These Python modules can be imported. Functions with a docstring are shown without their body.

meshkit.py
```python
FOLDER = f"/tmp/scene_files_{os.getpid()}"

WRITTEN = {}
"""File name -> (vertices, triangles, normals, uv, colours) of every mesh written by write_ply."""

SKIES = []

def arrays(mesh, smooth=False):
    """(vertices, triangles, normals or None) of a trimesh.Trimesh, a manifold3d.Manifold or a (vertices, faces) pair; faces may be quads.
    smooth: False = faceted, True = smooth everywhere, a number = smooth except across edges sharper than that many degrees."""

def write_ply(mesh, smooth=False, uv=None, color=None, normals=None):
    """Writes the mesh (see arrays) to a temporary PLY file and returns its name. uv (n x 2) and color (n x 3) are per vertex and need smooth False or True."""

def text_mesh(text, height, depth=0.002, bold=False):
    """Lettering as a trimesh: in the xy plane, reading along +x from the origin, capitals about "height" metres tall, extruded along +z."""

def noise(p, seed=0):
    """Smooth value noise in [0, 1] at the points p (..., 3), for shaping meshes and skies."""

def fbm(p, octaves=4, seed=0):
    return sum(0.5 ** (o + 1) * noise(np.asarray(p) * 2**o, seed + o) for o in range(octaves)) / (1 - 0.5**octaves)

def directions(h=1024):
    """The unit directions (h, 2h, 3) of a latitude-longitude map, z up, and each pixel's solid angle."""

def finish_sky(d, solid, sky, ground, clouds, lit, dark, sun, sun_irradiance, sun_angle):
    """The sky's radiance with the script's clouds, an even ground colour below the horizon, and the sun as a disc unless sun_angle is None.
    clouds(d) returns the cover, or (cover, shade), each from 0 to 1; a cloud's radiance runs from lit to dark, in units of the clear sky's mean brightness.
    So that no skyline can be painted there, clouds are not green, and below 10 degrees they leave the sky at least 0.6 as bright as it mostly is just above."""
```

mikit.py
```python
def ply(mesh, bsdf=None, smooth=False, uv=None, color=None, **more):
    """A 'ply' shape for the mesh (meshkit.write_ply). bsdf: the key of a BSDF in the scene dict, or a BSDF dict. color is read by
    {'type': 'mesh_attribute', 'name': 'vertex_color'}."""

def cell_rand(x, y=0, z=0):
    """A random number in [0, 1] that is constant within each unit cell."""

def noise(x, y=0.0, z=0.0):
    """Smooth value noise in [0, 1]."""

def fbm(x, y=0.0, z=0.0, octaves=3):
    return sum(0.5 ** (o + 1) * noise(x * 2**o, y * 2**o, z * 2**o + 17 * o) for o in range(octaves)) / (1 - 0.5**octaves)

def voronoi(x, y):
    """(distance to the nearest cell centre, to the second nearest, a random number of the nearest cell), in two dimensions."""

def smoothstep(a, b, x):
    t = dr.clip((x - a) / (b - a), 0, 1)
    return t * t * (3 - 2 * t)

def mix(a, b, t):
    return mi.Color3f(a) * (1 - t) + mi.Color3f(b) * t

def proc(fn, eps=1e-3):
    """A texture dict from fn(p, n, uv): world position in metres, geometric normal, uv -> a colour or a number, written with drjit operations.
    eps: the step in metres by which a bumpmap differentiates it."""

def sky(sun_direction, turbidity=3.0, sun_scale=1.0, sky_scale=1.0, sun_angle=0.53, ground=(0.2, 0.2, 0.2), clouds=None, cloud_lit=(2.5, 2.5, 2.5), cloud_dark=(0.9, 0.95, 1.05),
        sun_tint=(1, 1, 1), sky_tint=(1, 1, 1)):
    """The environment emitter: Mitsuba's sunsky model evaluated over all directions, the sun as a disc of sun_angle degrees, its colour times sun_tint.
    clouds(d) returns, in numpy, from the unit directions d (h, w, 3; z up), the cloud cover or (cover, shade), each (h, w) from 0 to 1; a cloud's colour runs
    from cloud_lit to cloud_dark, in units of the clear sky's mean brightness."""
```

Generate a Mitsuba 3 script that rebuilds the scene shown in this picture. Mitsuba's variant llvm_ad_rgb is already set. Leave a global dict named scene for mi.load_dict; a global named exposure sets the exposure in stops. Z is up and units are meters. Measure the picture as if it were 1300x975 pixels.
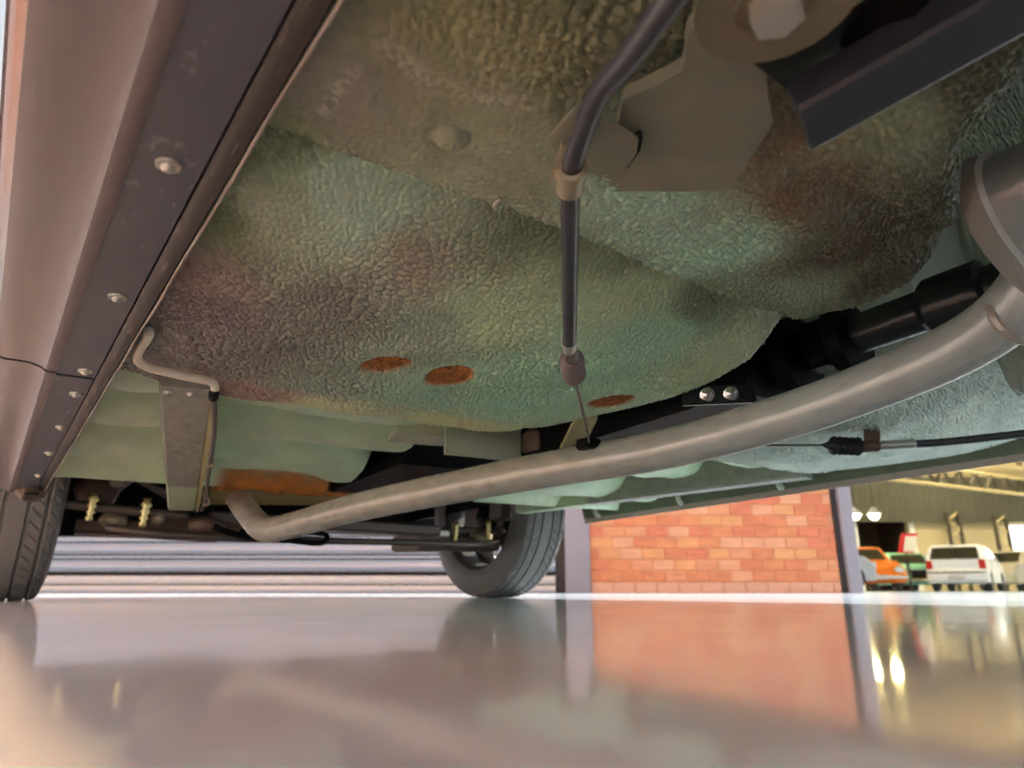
import math, random
import numpy as np, trimesh, mitsuba as mi, mikit, meshkit
import drjit as dr
from mikit import noise, fbm, voronoi, cell_rand, smoothstep, mix
from scipy.spatial import cKDTree
from scipy.interpolate import CubicSpline
from shapely.geometry import Polygon, LineString, Point, box as sbox
from shapely import affinity
import manifold3d as m3
T = mi.ScalarTransform4f
random.seed(5); rng = np.random.default_rng(5)
scene, labels = {'type': 'scene'}, {}
AX = 36.5                                    # the view is turned 36.5 degrees to the right of the car's axis

# ---------------------------------------------------------------- camera, sky, sun, exposure
exposure = 2.5
cz, cyw = math.radians(16.593), math.radians(AX)
look = [math.sin(cyw) * math.cos(cz), math.cos(cyw) * math.cos(cz), math.sin(cz)]
scene['camera'] = {'type': 'thinlens', 'fov': 2 * math.degrees(math.atan(650 / 880)), 'fov_axis': 'x', 'aperture_radius': 0.0013, 'focus_distance': 0.55,
                   'near_clip': 0.005, 'far_clip': 300.0,
                   'to_world': T().look_at(origin=[0, 0, 0.0225], target=[look[0], look[1], 0.0225 + look[2]], up=[0, 0, 1])}
SUN = [0.70, -0.34, 0.62]
scene['sky'] = mikit.sky(SUN, turbidity=4.0, sun_scale=1.0, sky_scale=1.0, sun_angle=1.5, ground=(0.35, 0.33, 0.3),
                         clouds=lambda d: (0.85 + 0.15 * meshkit.fbm(d * 4, 4), 0.5 * meshkit.fbm(d * 5 + 9, 4)),
                         cloud_lit=(1.5, 1.55, 1.62), cloud_dark=(1.1, 1.15, 1.25), sun_tint=(0.86, 0.97, 1.12))

# ---------------------------------------------------------------- helpers
def lin(r, g, b):
    c = np.array([r, g, b], float) / 255.0
    return [float(x) for x in np.where(c <= 0.04045, c / 12.92, ((c + 0.055) / 1.055) ** 2.4)]
def rgb(r, g, b): return {'type': 'rgb', 'value': lin(r, g, b)}
def mat(key, col, rough=0.5, metal=0.0, spec=0.5, coat=0.0, bump=None, two=True, **more):
    d = {'type': 'principled', 'base_color': col if isinstance(col, dict) else rgb(*col), 'roughness': rough, 'metallic': metal, 'specular': spec, **more}
    if coat: d['clearcoat'] = coat; d['clearcoat_gloss'] = 0.95
    if bump is not None:
        fn, sc, eps = bump
        d = {'type': 'bumpmap', 'arbitrary': mikit.proc(fn, eps), 'scale': sc, 'bsdf': d}
    scene[key] = {'type': 'twosided', 'bsdf': d} if two else d
    return key
count = {}
def name_of(base):
    if base not in count: count[base] = 0; return base
    count[base] += 1
    return f'{base}_{count[base]:03d}'
def obj(base, mesh, m, smooth=40, label=None, cat=None, group=None, kind=None, uv=None, color=None, to_world=None, shape=None):
    key = name_of(base)
    s = dict(shape) if shape is not None else mikit.ply(mesh, m, smooth, uv=uv, color=color)
    if to_world is not None: s['to_world'] = to_world
    scene[key] = s
    tag(key, label, cat, group, kind)
    return key
def tag(key, label=None, cat=None, group=None, kind=None):
    d = {k: v for k, v in (('label', label), ('category', cat), ('group', group), ('kind', kind)) if v}
    if d: labels.setdefault(key, {}).update(d)
def cat_(ms): return trimesh.util.concatenate([m for m in ms])
def grid_mesh(P, close_u=False, close_v=False):
    """P (nu, nv, 3) -> mesh"""
    nu, nv = P.shape[:2]
    i = np.arange(nu if close_u else nu - 1); j = np.arange(nv if close_v else nv - 1)
    I, J = np.meshgrid(i, j, indexing='ij'); I2, J2 = (I + 1) % nu, (J + 1) % nv
    a, b, c, d = I * nv + J, I2 * nv + J, I2 * nv + J2, I * nv + J2
    f = np.stack([a, b, c, a, c, d], -1).reshape(-1, 3)
    return trimesh.Trimesh(P.reshape(-1, 3), f, process=False)
def spline(pts, n):
    p = np.asarray(pts, float)
    if len(p) == 2: return p[0] + (p[1] - p[0]) * np.linspace(0, 1, n)[:, None]
    s = np.r_[0, np.cumsum(np.linalg.norm(np.diff(p, axis=0), axis=1))]
    return CubicSpline(s, p, axis=0)(np.linspace(0, s[-1], n))
def tube(pts, r, n=20, steps=None, caps=True, smooth_path=True):
    path = spline(pts, steps or (2 if len(pts) == 2 and np.ndim(r) == 0 else max(12, 10 * len(pts)))) if smooth_path else np.asarray(pts, float)
    k = len(path); rr = np.interp(np.linspace(0, 1, k), np.linspace(0, 1, np.size(r)), np.ravel(r)) if np.size(r) > 1 else np.full(k, float(np.ravel(r)[0]))
    t = np.gradient(path, axis=0); t /= np.linalg.norm(t, axis=1, keepdims=True)
    u = np.cross(t[0], [0.31, 0.2, 0.93]); u /= np.linalg.norm(u)
    P = np.zeros((k, n, 3)); ang = np.linspace(0, 2 * np.pi, n, endpoint=False)
    for i in range(k):
        u = u - t[i] * (u @ t[i]); u /= np.linalg.norm(u); v = np.cross(t[i], u)
        P[i] = path[i] + rr[i] * (np.cos(ang)[:, None] * u + np.sin(ang)[:, None] * v)
    m = grid_mesh(P, close_v=True)
    if caps:
        vv = np.vstack([m.vertices, path[0], path[-1]]); a = len(m.vertices)
        j = np.arange(n); j2 = (j + 1) % n
        f0 = np.stack([np.full(n, a), j2, j], 1); f1 = np.stack([np.full(n, a + 1), (k - 1) * n + j, (k - 1) * n + j2], 1)
        m = trimesh.Trimesh(vv, np.vstack([m.faces, f0, f1]), process=False)
    m.fix_normals(); return m
def lathe(prof, p0, p1, n=32):
    """prof: (radius, distance along p0->p1) pairs"""
    p0, p1 = np.asarray(p0, float), np.asarray(p1, float)
    d = (p1 - p0) / np.linalg.norm(p1 - p0)
    u = np.cross(d, [0.31, 0.2, 0.93]); u /= np.linalg.norm(u); v = np.cross(d, u)
    ang = np.linspace(0, 2 * np.pi, n, endpoint=False); ring = np.cos(ang)[:, None] * u + np.sin(ang)[:, None] * v
    P = np.array([p0 + d * h + max(r, 1e-5) * ring for r, h in prof])
    m = grid_mesh(P, close_v=True); m.fix_normals(); return m
def bx(x0, x1, y0, y1, z0, z1, bev=0.0):
    if bev <= 0:
        m = trimesh.creation.box((x1 - x0, y1 - y0, z1 - z0)); m.apply_translation([(x0 + x1) / 2, (y0 + y1) / 2, (z0 + z1) / 2]); return m
    v = []
    for sx in (0, 1):
        for sy in (0, 1):
            for sz in (0, 1):
                for k in range(3):
                    b = [bev] * 3; b[k] = 0
                    v.append([x0 + b[0] if sx == 0 else x1 - b[0], y0 + b[1] if sy == 0 else y1 - b[1], z0 + b[2] if sz == 0 else z1 - b[2]])
    return trimesh.convex.convex_hull(np.array(v))
def hull(pts): return trimesh.convex.convex_hull(np.asarray(pts, float))
def prism(poly, z0, z1):
    m = trimesh.creation.extrude_polygon(poly, z1 - z0, engine='earcut'); m.apply_translation([0, 0, z0]); return m
RK, LX = 0.022, 0.023                       # the body stands nose down and leans a little on its springs
def B(m):
    v = np.array(m.vertices); v[:, 2] += -RK * v[:, 1] + LX * v[:, 0]
    return trimesh.Trimesh(v, m.faces, process=False)
def BP(p): return [p[0], p[1], p[2] - RK * p[1] + LX * p[0]]
def ss(a, b, x): t = np.clip((x - a) / (b - a), 0, 1); return t * t * (3 - 2 * t)
# frame of the building: e runs right along the far wall, dd away from the camera
E1 = np.array([math.cos(cyw), -math.sin(cyw), 0]); D1 = np.array([math.sin(cyw), math.cos(cyw), 0])
BW = T([[E1[0], D1[0], 0, 0], [E1[1], D1[1], 0, 0], [0, 0, 1, 0], [0, 0, 0, 1]])     # local (e, dd, z) -> world
def W(m):
    v = np.array(m.vertices); v = v[:, :1] * E1 + v[:, 1:2] * D1 + v[:, 2:3] * np.array([0, 0, 1.0])
    return trimesh.Trimesh(v, m.faces, process=False)

# ---------------------------------------------------------------- materials
def floor_col(p, n, uv):
    a = fbm(p.x * 1.7, p.y * 1.7, 0.3, 4); b = fbm(p.x * 14, p.y * 14, 2.0, 3)
    return mix(lin(170, 190, 210), lin(186, 203, 220), smoothstep(0.3, 0.7, a * 0.7 + b * 0.3))
def floor_rough(p, n, uv): return 0.05 + 0.06 * fbm(p.x * 6, p.y * 6, 4.0, 3)
def floor_bump(p, n, uv): return fbm(p.x * 9, p.y * 9, 1.0, 3)
mat('m_floor', mikit.proc(floor_col), mikit.proc(floor_rough), spec=0.55, bump=(floor_bump, 0.0004, 0.004))
mat('m_joint', (95, 92, 90), 0.6)
brick_cols = [(236, 170, 128), (232, 158, 114), (240, 182, 142), (228, 150, 110), (238, 176, 124), (230, 146, 112)]
for i, c in enumerate(brick_cols):
    def bc(p, n, uv, c=c): return mix(lin(*c), lin(c[0] - 26, c[1] - 24, c[2] - 20), fbm(p.x * 23 + p.y * 19, p.z * 30, 0.0, 3))
    mat(f'm_brick{i}', mikit.proc(bc), 0.85)
mat('m_brick_pale', (226, 178, 150), 0.8)
mat('m_mortar', (212, 158, 124), 0.9)
mat('m_added_plaster', (214, 212, 206), 0.8)
mat('m_grey_metal', (150, 150, 162), 0.4)
mat('m_dark_frame', (46, 42, 44), 0.5)
mat('m_slat', (168, 178, 192), 0.3, 0.35)
mat('m_slat_pale', (206, 204, 202), 0.5)
mat('m_slat_back', (40, 36, 36), 0.7)
mat('m_beige_wall', (200, 186, 150), 0.8)
mat('m_corr', (78, 78, 68), 0.6)
mat('m_truss', (214, 196, 148), 0.6)
mat('m_truss_dark', (66, 60, 46), 0.6)
mat('m_ceil', (222, 200, 140), 0.7)
mat('m_dark_room', (40, 26, 22), 0.8)
mat('m_white', (232, 232, 228), 0.5)
mat('m_red', (200, 26, 34), 0.4)
mat('m_glass_dark', (24, 26, 26), 0.08, spec=0.7)
mat('m_chrome', (215, 215, 215), 0.12, 1.0)
mat('m_tail', (190, 40, 30), 0.2)
mat('m_plate', (190, 192, 196), 0.5)
def pan_grain(p, n, uv): return fbm(p.x * 330, p.y * 400, p.z * 330, 3)
mat('m_pan', {'type': 'mesh_attribute', 'name': 'vertex_color'}, 0.34, spec=0.5, bump=(pan_grain, 0.0011, 0.0004))
def pipe_col(p, n, uv):
    a = fbm(p.x * 60, p.y * 60, p.z * 60, 3)
    t = smoothstep(0.45, 0.9, p.y + 0.2 * fbm(p.x * 8, p.y * 8, p.z * 8, 2))
    return mix(mix(lin(218, 220, 222), lin(198, 199, 198), a), mix(lin(214, 208, 202), lin(178, 164, 150), a), t)
def pipe_grain(p, n, uv): return fbm(p.x * 700, p.y * 700, p.z * 700, 2)
mat('m_pipe', mikit.proc(pipe_col), 0.30, 0.25, bump=(pipe_grain, 0.00015, 0.0004))
mat('m_muffler', (214, 213, 212), 0.32, 0.5)
mat('m_rim_seam', (206, 196, 186), 0.4, 0.4)
def paint_col(p, n, uv): return mix(lin(102, 92, 94), lin(94, 84, 86), fbm(p.x * 30, p.y * 9, p.z * 30, 3))
mat('m_paint', mikit.proc(paint_col), 0.32, 0.25, spec=0.5, coat=1.0)
def black_col(p, n, uv):
    a = fbm(p.x * 260, p.y * 110, p.z * 90, 3)
    return mix(lin(74, 76, 86), lin(112, 112, 118), 0.6 * smoothstep(0.68, 0.84, a))
mat('m_sill_black', mikit.proc(black_col), 0.36, spec=0.5)
def lip_col(p, n, uv):
    a = fbm(p.x * 500, p.y * 40, p.z * 300, 3)
    return mix(lin(30, 23, 21), lin(74, 62, 58), smoothstep(0.60, 0.78, a))
mat('m_lip', mikit.proc(lip_col), 0.4)
mat('m_lip_edge', (150, 136, 126), 0.5)
mat('m_screw', (196, 190, 178), 0.35, 0.8)
mat('m_rubber', (52, 52, 58), 0.42)
mat('m_sheath', (58, 58, 66), 0.3, spec=0.6)
mat('m_tyre', (110, 109, 109), 0.55)
mat('m_rim', (118, 118, 120), 0.4, 0.5)
mat('m_black', (7, 7, 9), 0.5, spec=0.15)
mat('m_black_gloss', (34, 35, 40), 0.25, spec=0.6)
mat('m_arm', (46, 48, 56), 0.2, spec=0.9, coat=1.0)
mat('m_bracket', (118, 112, 92), 0.45)
mat('m_bolt', (214, 206, 196), 0.28, 0.6)
mat('m_alu', (206, 202, 196), 0.35, 0.8)
mat('m_zinc', (176, 164, 140), 0.45, 0.6)
mat('m_brass', (240, 222, 160), 0.28, 0.75)
mat('m_hose_white', (236, 222, 200), 0.4)
mat('m_steel_dark', (110, 98, 92), 0.45, 0.4)
mat('m_brown', (104, 84, 72), 0.5, 0.2)
mat('m_boot', (112, 100, 100), 0.45)
def rail_col(p, n, uv):
    a = fbm(p.x * 160, p.y * 60, p.z * 60, 3)
    t = smoothstep(1.36, 1.38, p.y)
    return mix(mix(lin(148, 150, 140), lin(120, 122, 112), a), mix(lin(184, 198, 166), lin(160, 174, 144), a), t)
def rail_bump(p, n, uv): return fbm(p.x * 150, p.y * 420, p.z * 200, 3)
mat('m_rail', mikit.proc(rail_col), 0.42, bump=(rail_bump, 0.0006, 0.0006))
mat('m_rail_edge', (176, 166, 122), 0.5)
def plate_col(p, n, uv):
    a = fbm(p.x * 55, p.y * 55, p.z * 55, 3)
    return mix(lin(140, 138, 120), lin(122, 124, 106), a)
def plate_bump(p, n, uv): return fbm(p.x * 330, p.y * 330, p.z * 330, 2)
mat('m_plate_green', mikit.proc(plate_col), 0.5, bump=(plate_bump, 0.0011, 0.0006))
def mint_col(p, n, uv):
    a = fbm(p.x * 20, p.y * 20, p.z * 20, 3)
    return mix(lin(168, 186, 152), lin(150, 168, 138), a)
mat('m_mint', mikit.proc(mint_col), 0.45)
mat('m_mint_grey', (164, 168, 150), 0.45)
def rust_col(p, n, uv):
    a = fbm(p.x * 70, p.y * 70, p.z * 70, 3)
    return mix(lin(206, 128, 56), lin(150, 84, 40), smoothstep(0.35, 0.7, a))
mat('m_rust', mikit.proc(rust_col), 0.7)
mat('m_gold', (160, 138, 92), 0.5, 0.2)
def green_col(p, n, uv): return mix(lin(92, 100, 78), lin(74, 82, 64), fbm(p.x * 60, p.y * 60, p.z * 60, 3))
mat('m_green_dark', mikit.proc(green_col), 0.45)
for k, c in dict(orange=(216, 104, 14), green=(104, 160, 150), hatch=(226, 232, 240), silver=(196, 200, 206), grey=(176, 170, 160)).items():
    mat('m_car_' + k, c, 0.25, coat=1.0)
scene['m_lamp'] = {'type': 'diffuse', 'reflectance': rgb(250, 240, 200)}

# ---------------------------------------------------------------- the building
obj('floor', W(bx(-14, 34, -14, 46, -0.2, 0.0)), 'm_floor', False, 'smooth glossy grey concrete floor under the car', kind='structure')
jl = trimesh.Trimesh(*[np.array(a) for a in ([[0, 0, 0], [0, 0, 0], [0, 0, 0], [0, 0, 0]], [[0, 1, 2], [0, 2, 3]])], process=False)
jl = W(bx(0.25, 6.0, 0.0, 0.004, 0.0, 0.0004)); jl.apply_transform(trimesh.transformations.rotation_matrix(0.62, [0, 0, 1], W(trimesh.Trimesh([[0.25, 0.37, 0]] * 3, [[0, 1, 2]], process=False)).vertices[0]))
jl.apply_translation(0.42 * D1)
obj('floor__joint', jl, 'm_joint', False, 'thin dark expansion joint in the floor')

DW = 6.45                                   # the brick wall's face, in front of the view
BL, BH, J = 0.197, 0.098, 0.009             # brick length, height, joint
def brick_mesh(seed):
    r = np.random.default_rng(seed)
    m = bx(0, BL - J, 0, 0.03, 0, BH - J, 0.004)
    v = np.array(m.vertices); v += r.normal(0, 0.0009, v.shape); v[:, 1] -= 0.002 * r.random()
    m = trimesh.Trimesh(v, m.faces, process=False); return m
brick_ply = [[mikit.ply(brick_mesh(s), f'm_brick{c}', False) for s in range(2)] for c in range(6)]
pale_ply = [mikit.ply(brick_mesh(s), 'm_brick_pale', False) for s in range(2)]
obj('wall_back', W(cat_([bx(0.70, 2.94, DW - 0.003, DW + 0.25, 0, 3.4), bx(-7.5, 0.40, DW + 0.05, DW + 0.25, 0, 3.4)])), 'm_mortar', False, 'orange brick wall between two grey steel posts', kind='structure')
stuff = []; nb = 0
for row in range(34):
    z = 0.002 + row * BH; off = (row % 2) * BL / 2 + 0.03 * math.sin(row * 7.1)
    e = 0.71 - off
    while e < 2.93:
        a, b = max(e, 0.705), min(e + BL - J, 2.935)
        if b - a > 0.03:
            s = (b - a) / (BL - J); to = BW @ T().translate([a, DW - 0.012, z]) @ T().scale([s, 1, 1])
            ci, vi = random.randrange(6), random.randrange(2)
            if row < 22 and nb < 298:
                obj('wall_back__brick', None, None, to_world=to, shape=(pale_ply[vi] if row == 0 else brick_ply[ci][vi])); nb += 1
            else:
                m = W(bx(a, b, DW - 0.012, DW + 0.02, z, z + BH - J)); stuff.append(m)
        e += BL
for row in range(8, 34):
    z = 0.002 + row * BH; e = -7.4 - (row % 2) * BL / 2
    while e < 0.2:
        stuff.append(W(bx(e, e + BL - J, DW + 0.03, DW + 0.06, z, z + BH - J))); e += BL
obj('wall_back__upper_bricks', cat_(stuff), 'm_brick1', False, kind='stuff')
obj('wall_back__post', W(cat_([bx(0.475, 0.70, DW - 0.06, DW + 0.2, 0, 3.4, 0.006), bx(0.40, 0.475, DW + 0.0, DW + 0.1, 0, 3.4)])), 'm_grey_metal', False, 'grey painted post at the left edge of the brick wall')
obj('wall_back__post', W(bx(2.985, 3.10, DW - 0.08, DW + 0.1, 0, 3.4, 0.006)), 'm_grey_metal', False, 'slim grey post at the right end of the brick wall')
obj('wall_back__edge_strip', W(bx(2.94, 2.985, DW - 0.03, DW + 0.1, 0, 3.4)), 'm_dark_frame', False, 'dark strip beside the right post')
obj('wall_back__edge_strip', W(bx(0.385, 0.475, DW - 0.02, DW + 0.1, 0, 3.4)), 'm_dark_frame', False, 'dark strip beside the left post')

# slatted metal shutter along the wall's foot
sl = []
u = np.linspace(0, 1, 9)
def slat_mesh(z0, h, dpt):
    prof = np.array([[-dpt * math.sin(math.pi * min(1, q * 1.02)) ** 0.7 if 0 < q < 1 else 0, z0 + h * q] for q in u])
    P = np.array([[[e, DW - 0.045 + p[0], p[1]] for p in prof] for e in (-7.4, 0.385)])
    m = grid_mesh(P); m.fix_normals(); return W(m)
obj('door_1', W(bx(-7.4, 0.385, DW - 0.03, DW + 0.02, 0, 0.80)), 'm_slat_back', False, 'low roller shutter of horizontal metal slats behind the front wheels', kind='structure')
zz = 0.002
for i, (h, k) in enumerate([(0.066, 'm_slat_pale'), (0.074, 'm_slat_pale'), (0.012, 'm_slat_back'), (0.105, 'm_slat'), (0.03, 'm_slat'), (0.10, 'm_slat'), (0.045, 'm_slat'), (0.10, 'm_slat'), (0.045, 'm_slat'), (0.10, 'm_slat'), (0.1, 'm_slat')]):
    obj('door_1__slat', slat_mesh(zz, h, 0.03 if h > 0.05 else 0.012), k, 40); zz += h + 0.009

# wall on the left, beyond the sill
WLX = -2.6
obj('wall_left__added_plaster', bx(WLX - 0.24, WLX - 0.004, -6, 7, 0, 1.56, 0.004), 'm_added_plaster', False, 'unseen pale plastered lower wall, added to bounce neutral light')  # pale lower wall added unseen to bounce neutral light under the car
obj('wall_left', bx(WLX - 0.25, WLX - 0.012, -6, 7, 0, 4.2), 'm_mortar', False, 'orange brick wall beside the car on the left', kind='structure')
stuff = []
for row in range(16, 42):
    z = 0.002 + row * BH; y = -2.0 - (row % 2) * BL / 2
    while y < 6.9:
        stuff.append(bx(WLX - 0.02, WLX, y, y + BL - J, z, z + BH - J)); y += BL
obj('wall_left__bricks', cat_(stuff), 'm_brick3', False, kind='stuff')

# the hall behind, seen to the right of the brick wall
HZ = 34.0
obj('wall_hall', W(cat_([bx(3.1, 16.6, HZ, HZ + 0.3, 0, 7), bx(19.1, 36, HZ, HZ + 0.3, 0, 7), bx(16.5, 19.2, HZ, HZ + 0.3, 3.45, 7)])), 'm_beige_wall', False, 'plain beige far wall of the hall behind the cars', kind='structure')
def corr(e0, e1, y, z0, z1, pitch, amp):
    n = int((e1 - e0) / pitch * 4); e = np.linspace(e0, e1, n)
    P = np.array([[[x, y + amp * math.sin(2 * math.pi * (x - e0) / pitch), z] for z in (z0, z1)] for x in e])
    m = grid_mesh(P); return W(m)
obj('trim_1', corr(3.1, 36, HZ - 0.5, 3.15, 5.3, 0.22, 0.03), 'm_corr', True, 'grey corrugated sheeting hung across the top of the hall', kind='structure')
obj('ceiling', W(hull([[e, d, z] for e in (3.1, 36) for d in (9.0, HZ) for z in (6.3, 6.4)])), 'm_ceil', False, 'yellowish hall roof above the trusses', kind='structure')
def truss(lab, e0, d0, e1, d1, z0, z1, n, r=0.05):
    k = name_of('roof_truss'); tag(k, lab, 'truss', 'roof trusses across the hall')
    at = lambda t, z: [e0 + (e1 - e0) * t, d0 + (d1 - d0) * t, z]
    obj(k + '__chord', W(tube([at(0, z0), at(1, z0)], r * 1.3, 6)), 'm_truss', False); obj(k + '__chord', W(tube([at(0, z1), at(1, z1)], r * 1.3, 6)), 'm_truss', False)
    for i in range(n):
        obj(k + '__web', W(cat_([tube([at(i / n, z0), at((i + .5) / n, z1)], r, 5), tube([at((i + .5) / n, z1), at((i + 1) / n, z0)], r, 5)])), 'm_truss_dark', False)
truss('lower pale roof truss, just above the grey corrugated sheeting', 13.0, 25.8, 25.5, 32.6, 4.15, 4.85, 12, 0.06)
truss('upper pale roof truss, over the lower one at the right edge', 13.0, 24.6, 27.0, 32.2, 5.05, 5.75, 13, 0.06)
k = name_of('added_pendant_lamp'); tag(k, 'added warm pendant lamp, out of view, lighting the floor by the left sill', 'lamp')  # lamp added out of view to make the warm patch on the floor
c = np.array([-0.60, 0.55, 3.6])
obj(k + '__shade', lathe([(0.02, 0.22), (0.06, 0.20), (0.20, 0.02), (0.20, 0.0)], c, c + [0, 0, 1], 28), 'm_grey_metal', 40)
obj(k + '__cord', tube([c + [0, 0, 0.2], c + [-1.0, 0, 0.62], [WLX + 0.0, 0.55, 4.15]], 0.012, 8), 'm_dark_frame', True)
bulb = trimesh.creation.icosphere(2, 0.11); bulb.apply_scale([1, 1, 0.4]); bulb.apply_translation(c)
obj(k + '__bulb', None, None, shape={**mikit.ply(bulb, 'm_lamp', True), 'emitter': {'type': 'area', 'radiance': {'type': 'rgb', 'value': [280, 150, 75]}}})
# dark doorway in the far wall
obj('door_2', W(cat_([bx(16.5, 16.6, HZ + 0.05, HZ + 3, 0, 3.5), bx(19.1, 19.2, HZ + 0.05, HZ + 3, 0, 3.5), bx(16.5, 19.2, HZ + 2.9, HZ + 3, 0, 3.5), bx(16.5, 19.2, HZ + 0.05, HZ + 3, 3.4, 3.5)])), 'm_dark_room', False, 'dark open doorway in the far wall of the hall', kind='structure')
obj('door_2__frame', W(cat_([bx(19.1, 19.35, HZ - 0.08, HZ, 0, 3.5), bx(16.35, 16.6, HZ - 0.08, HZ, 0, 3.5)])), 'm_white', False)
def lattice(e, dd, z1, r, label):
    k = name_of('lattice_column'); tag(k, label, 'column', 'lattice columns on the far wall')
    for s in (0, 1): obj(k + '__upright', W(bx(e + s * 0.55, e + s * 0.55 + 0.12, dd, dd + 0.12, 0, z1)), 'm_truss_dark', False)
    n = 9
    for i in range(n):
        a, b = z1 * i / n, z1 * (i + 1) / n
        obj(k + '__brace', W(tube([[e + 0.06 + (i % 2) * 0.55, dd + 0.06, a], [e + 0.06 + (1 - i % 2) * 0.55, dd + 0.06, b]], 0.05, 5)), 'm_truss', False)
lattice(20.6, HZ - 0.7, 3.6, 0.05, 'lattice steel column against the far wall above the white hatchback')
lattice(22.6, HZ - 1.0, 3.4, 0.05, 'lattice steel column right of the white hatchback, nearest the bright window')
obj('window_1', W(bx(23.9, 28.0, HZ - 0.12, HZ - 0.02, 1.2, 3.0)), None, False, 'bright white window at the right end of the far wall', kind='structure', shape={**mikit.ply(W(bx(23.9, 28.0, HZ - 0.12, HZ - 0.02, 1.2, 3.0)), 'm_white', False), 'emitter': {'type': 'area', 'radiance': {'type': 'rgb', 'value': [0.7, 0.7, 0.66]}}})
for e, lab in ((13.68, 'round bright lamp over the left edge of the dark doorway'), (14.45, 'round bright lamp over the middle of the dark doorway')):
    k = name_of('hall_lamp'); tag(k, lab, 'lamp')
    c = np.array([e, 28.0, 2.93])
    shade = lathe([(0.02, 0.30), (0.08, 0.26), (0.26, 0.02), (0.26, 0.0)], c, c + [0, 0, 1], 20)
    obj(k + '__shade', W(shade), 'm_grey_metal', 40); obj(k + '__stem', W(tube([c + [0, 0, 0.28], c + [0, 0, 3.25]], 0.02, 6)), 'm_dark_frame', False)
    bulb = trimesh.creation.icosphere(2, 0.19); bulb.apply_translation(c + [0, 0, -0.02])
    obj(k + '__bulb', None, None, shape={**mikit.ply(W(bulb), 'm_lamp', True), 'emitter': {'type': 'area', 'radiance': {'type': 'rgb', 'value': [26, 21, 8]}}})
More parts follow.
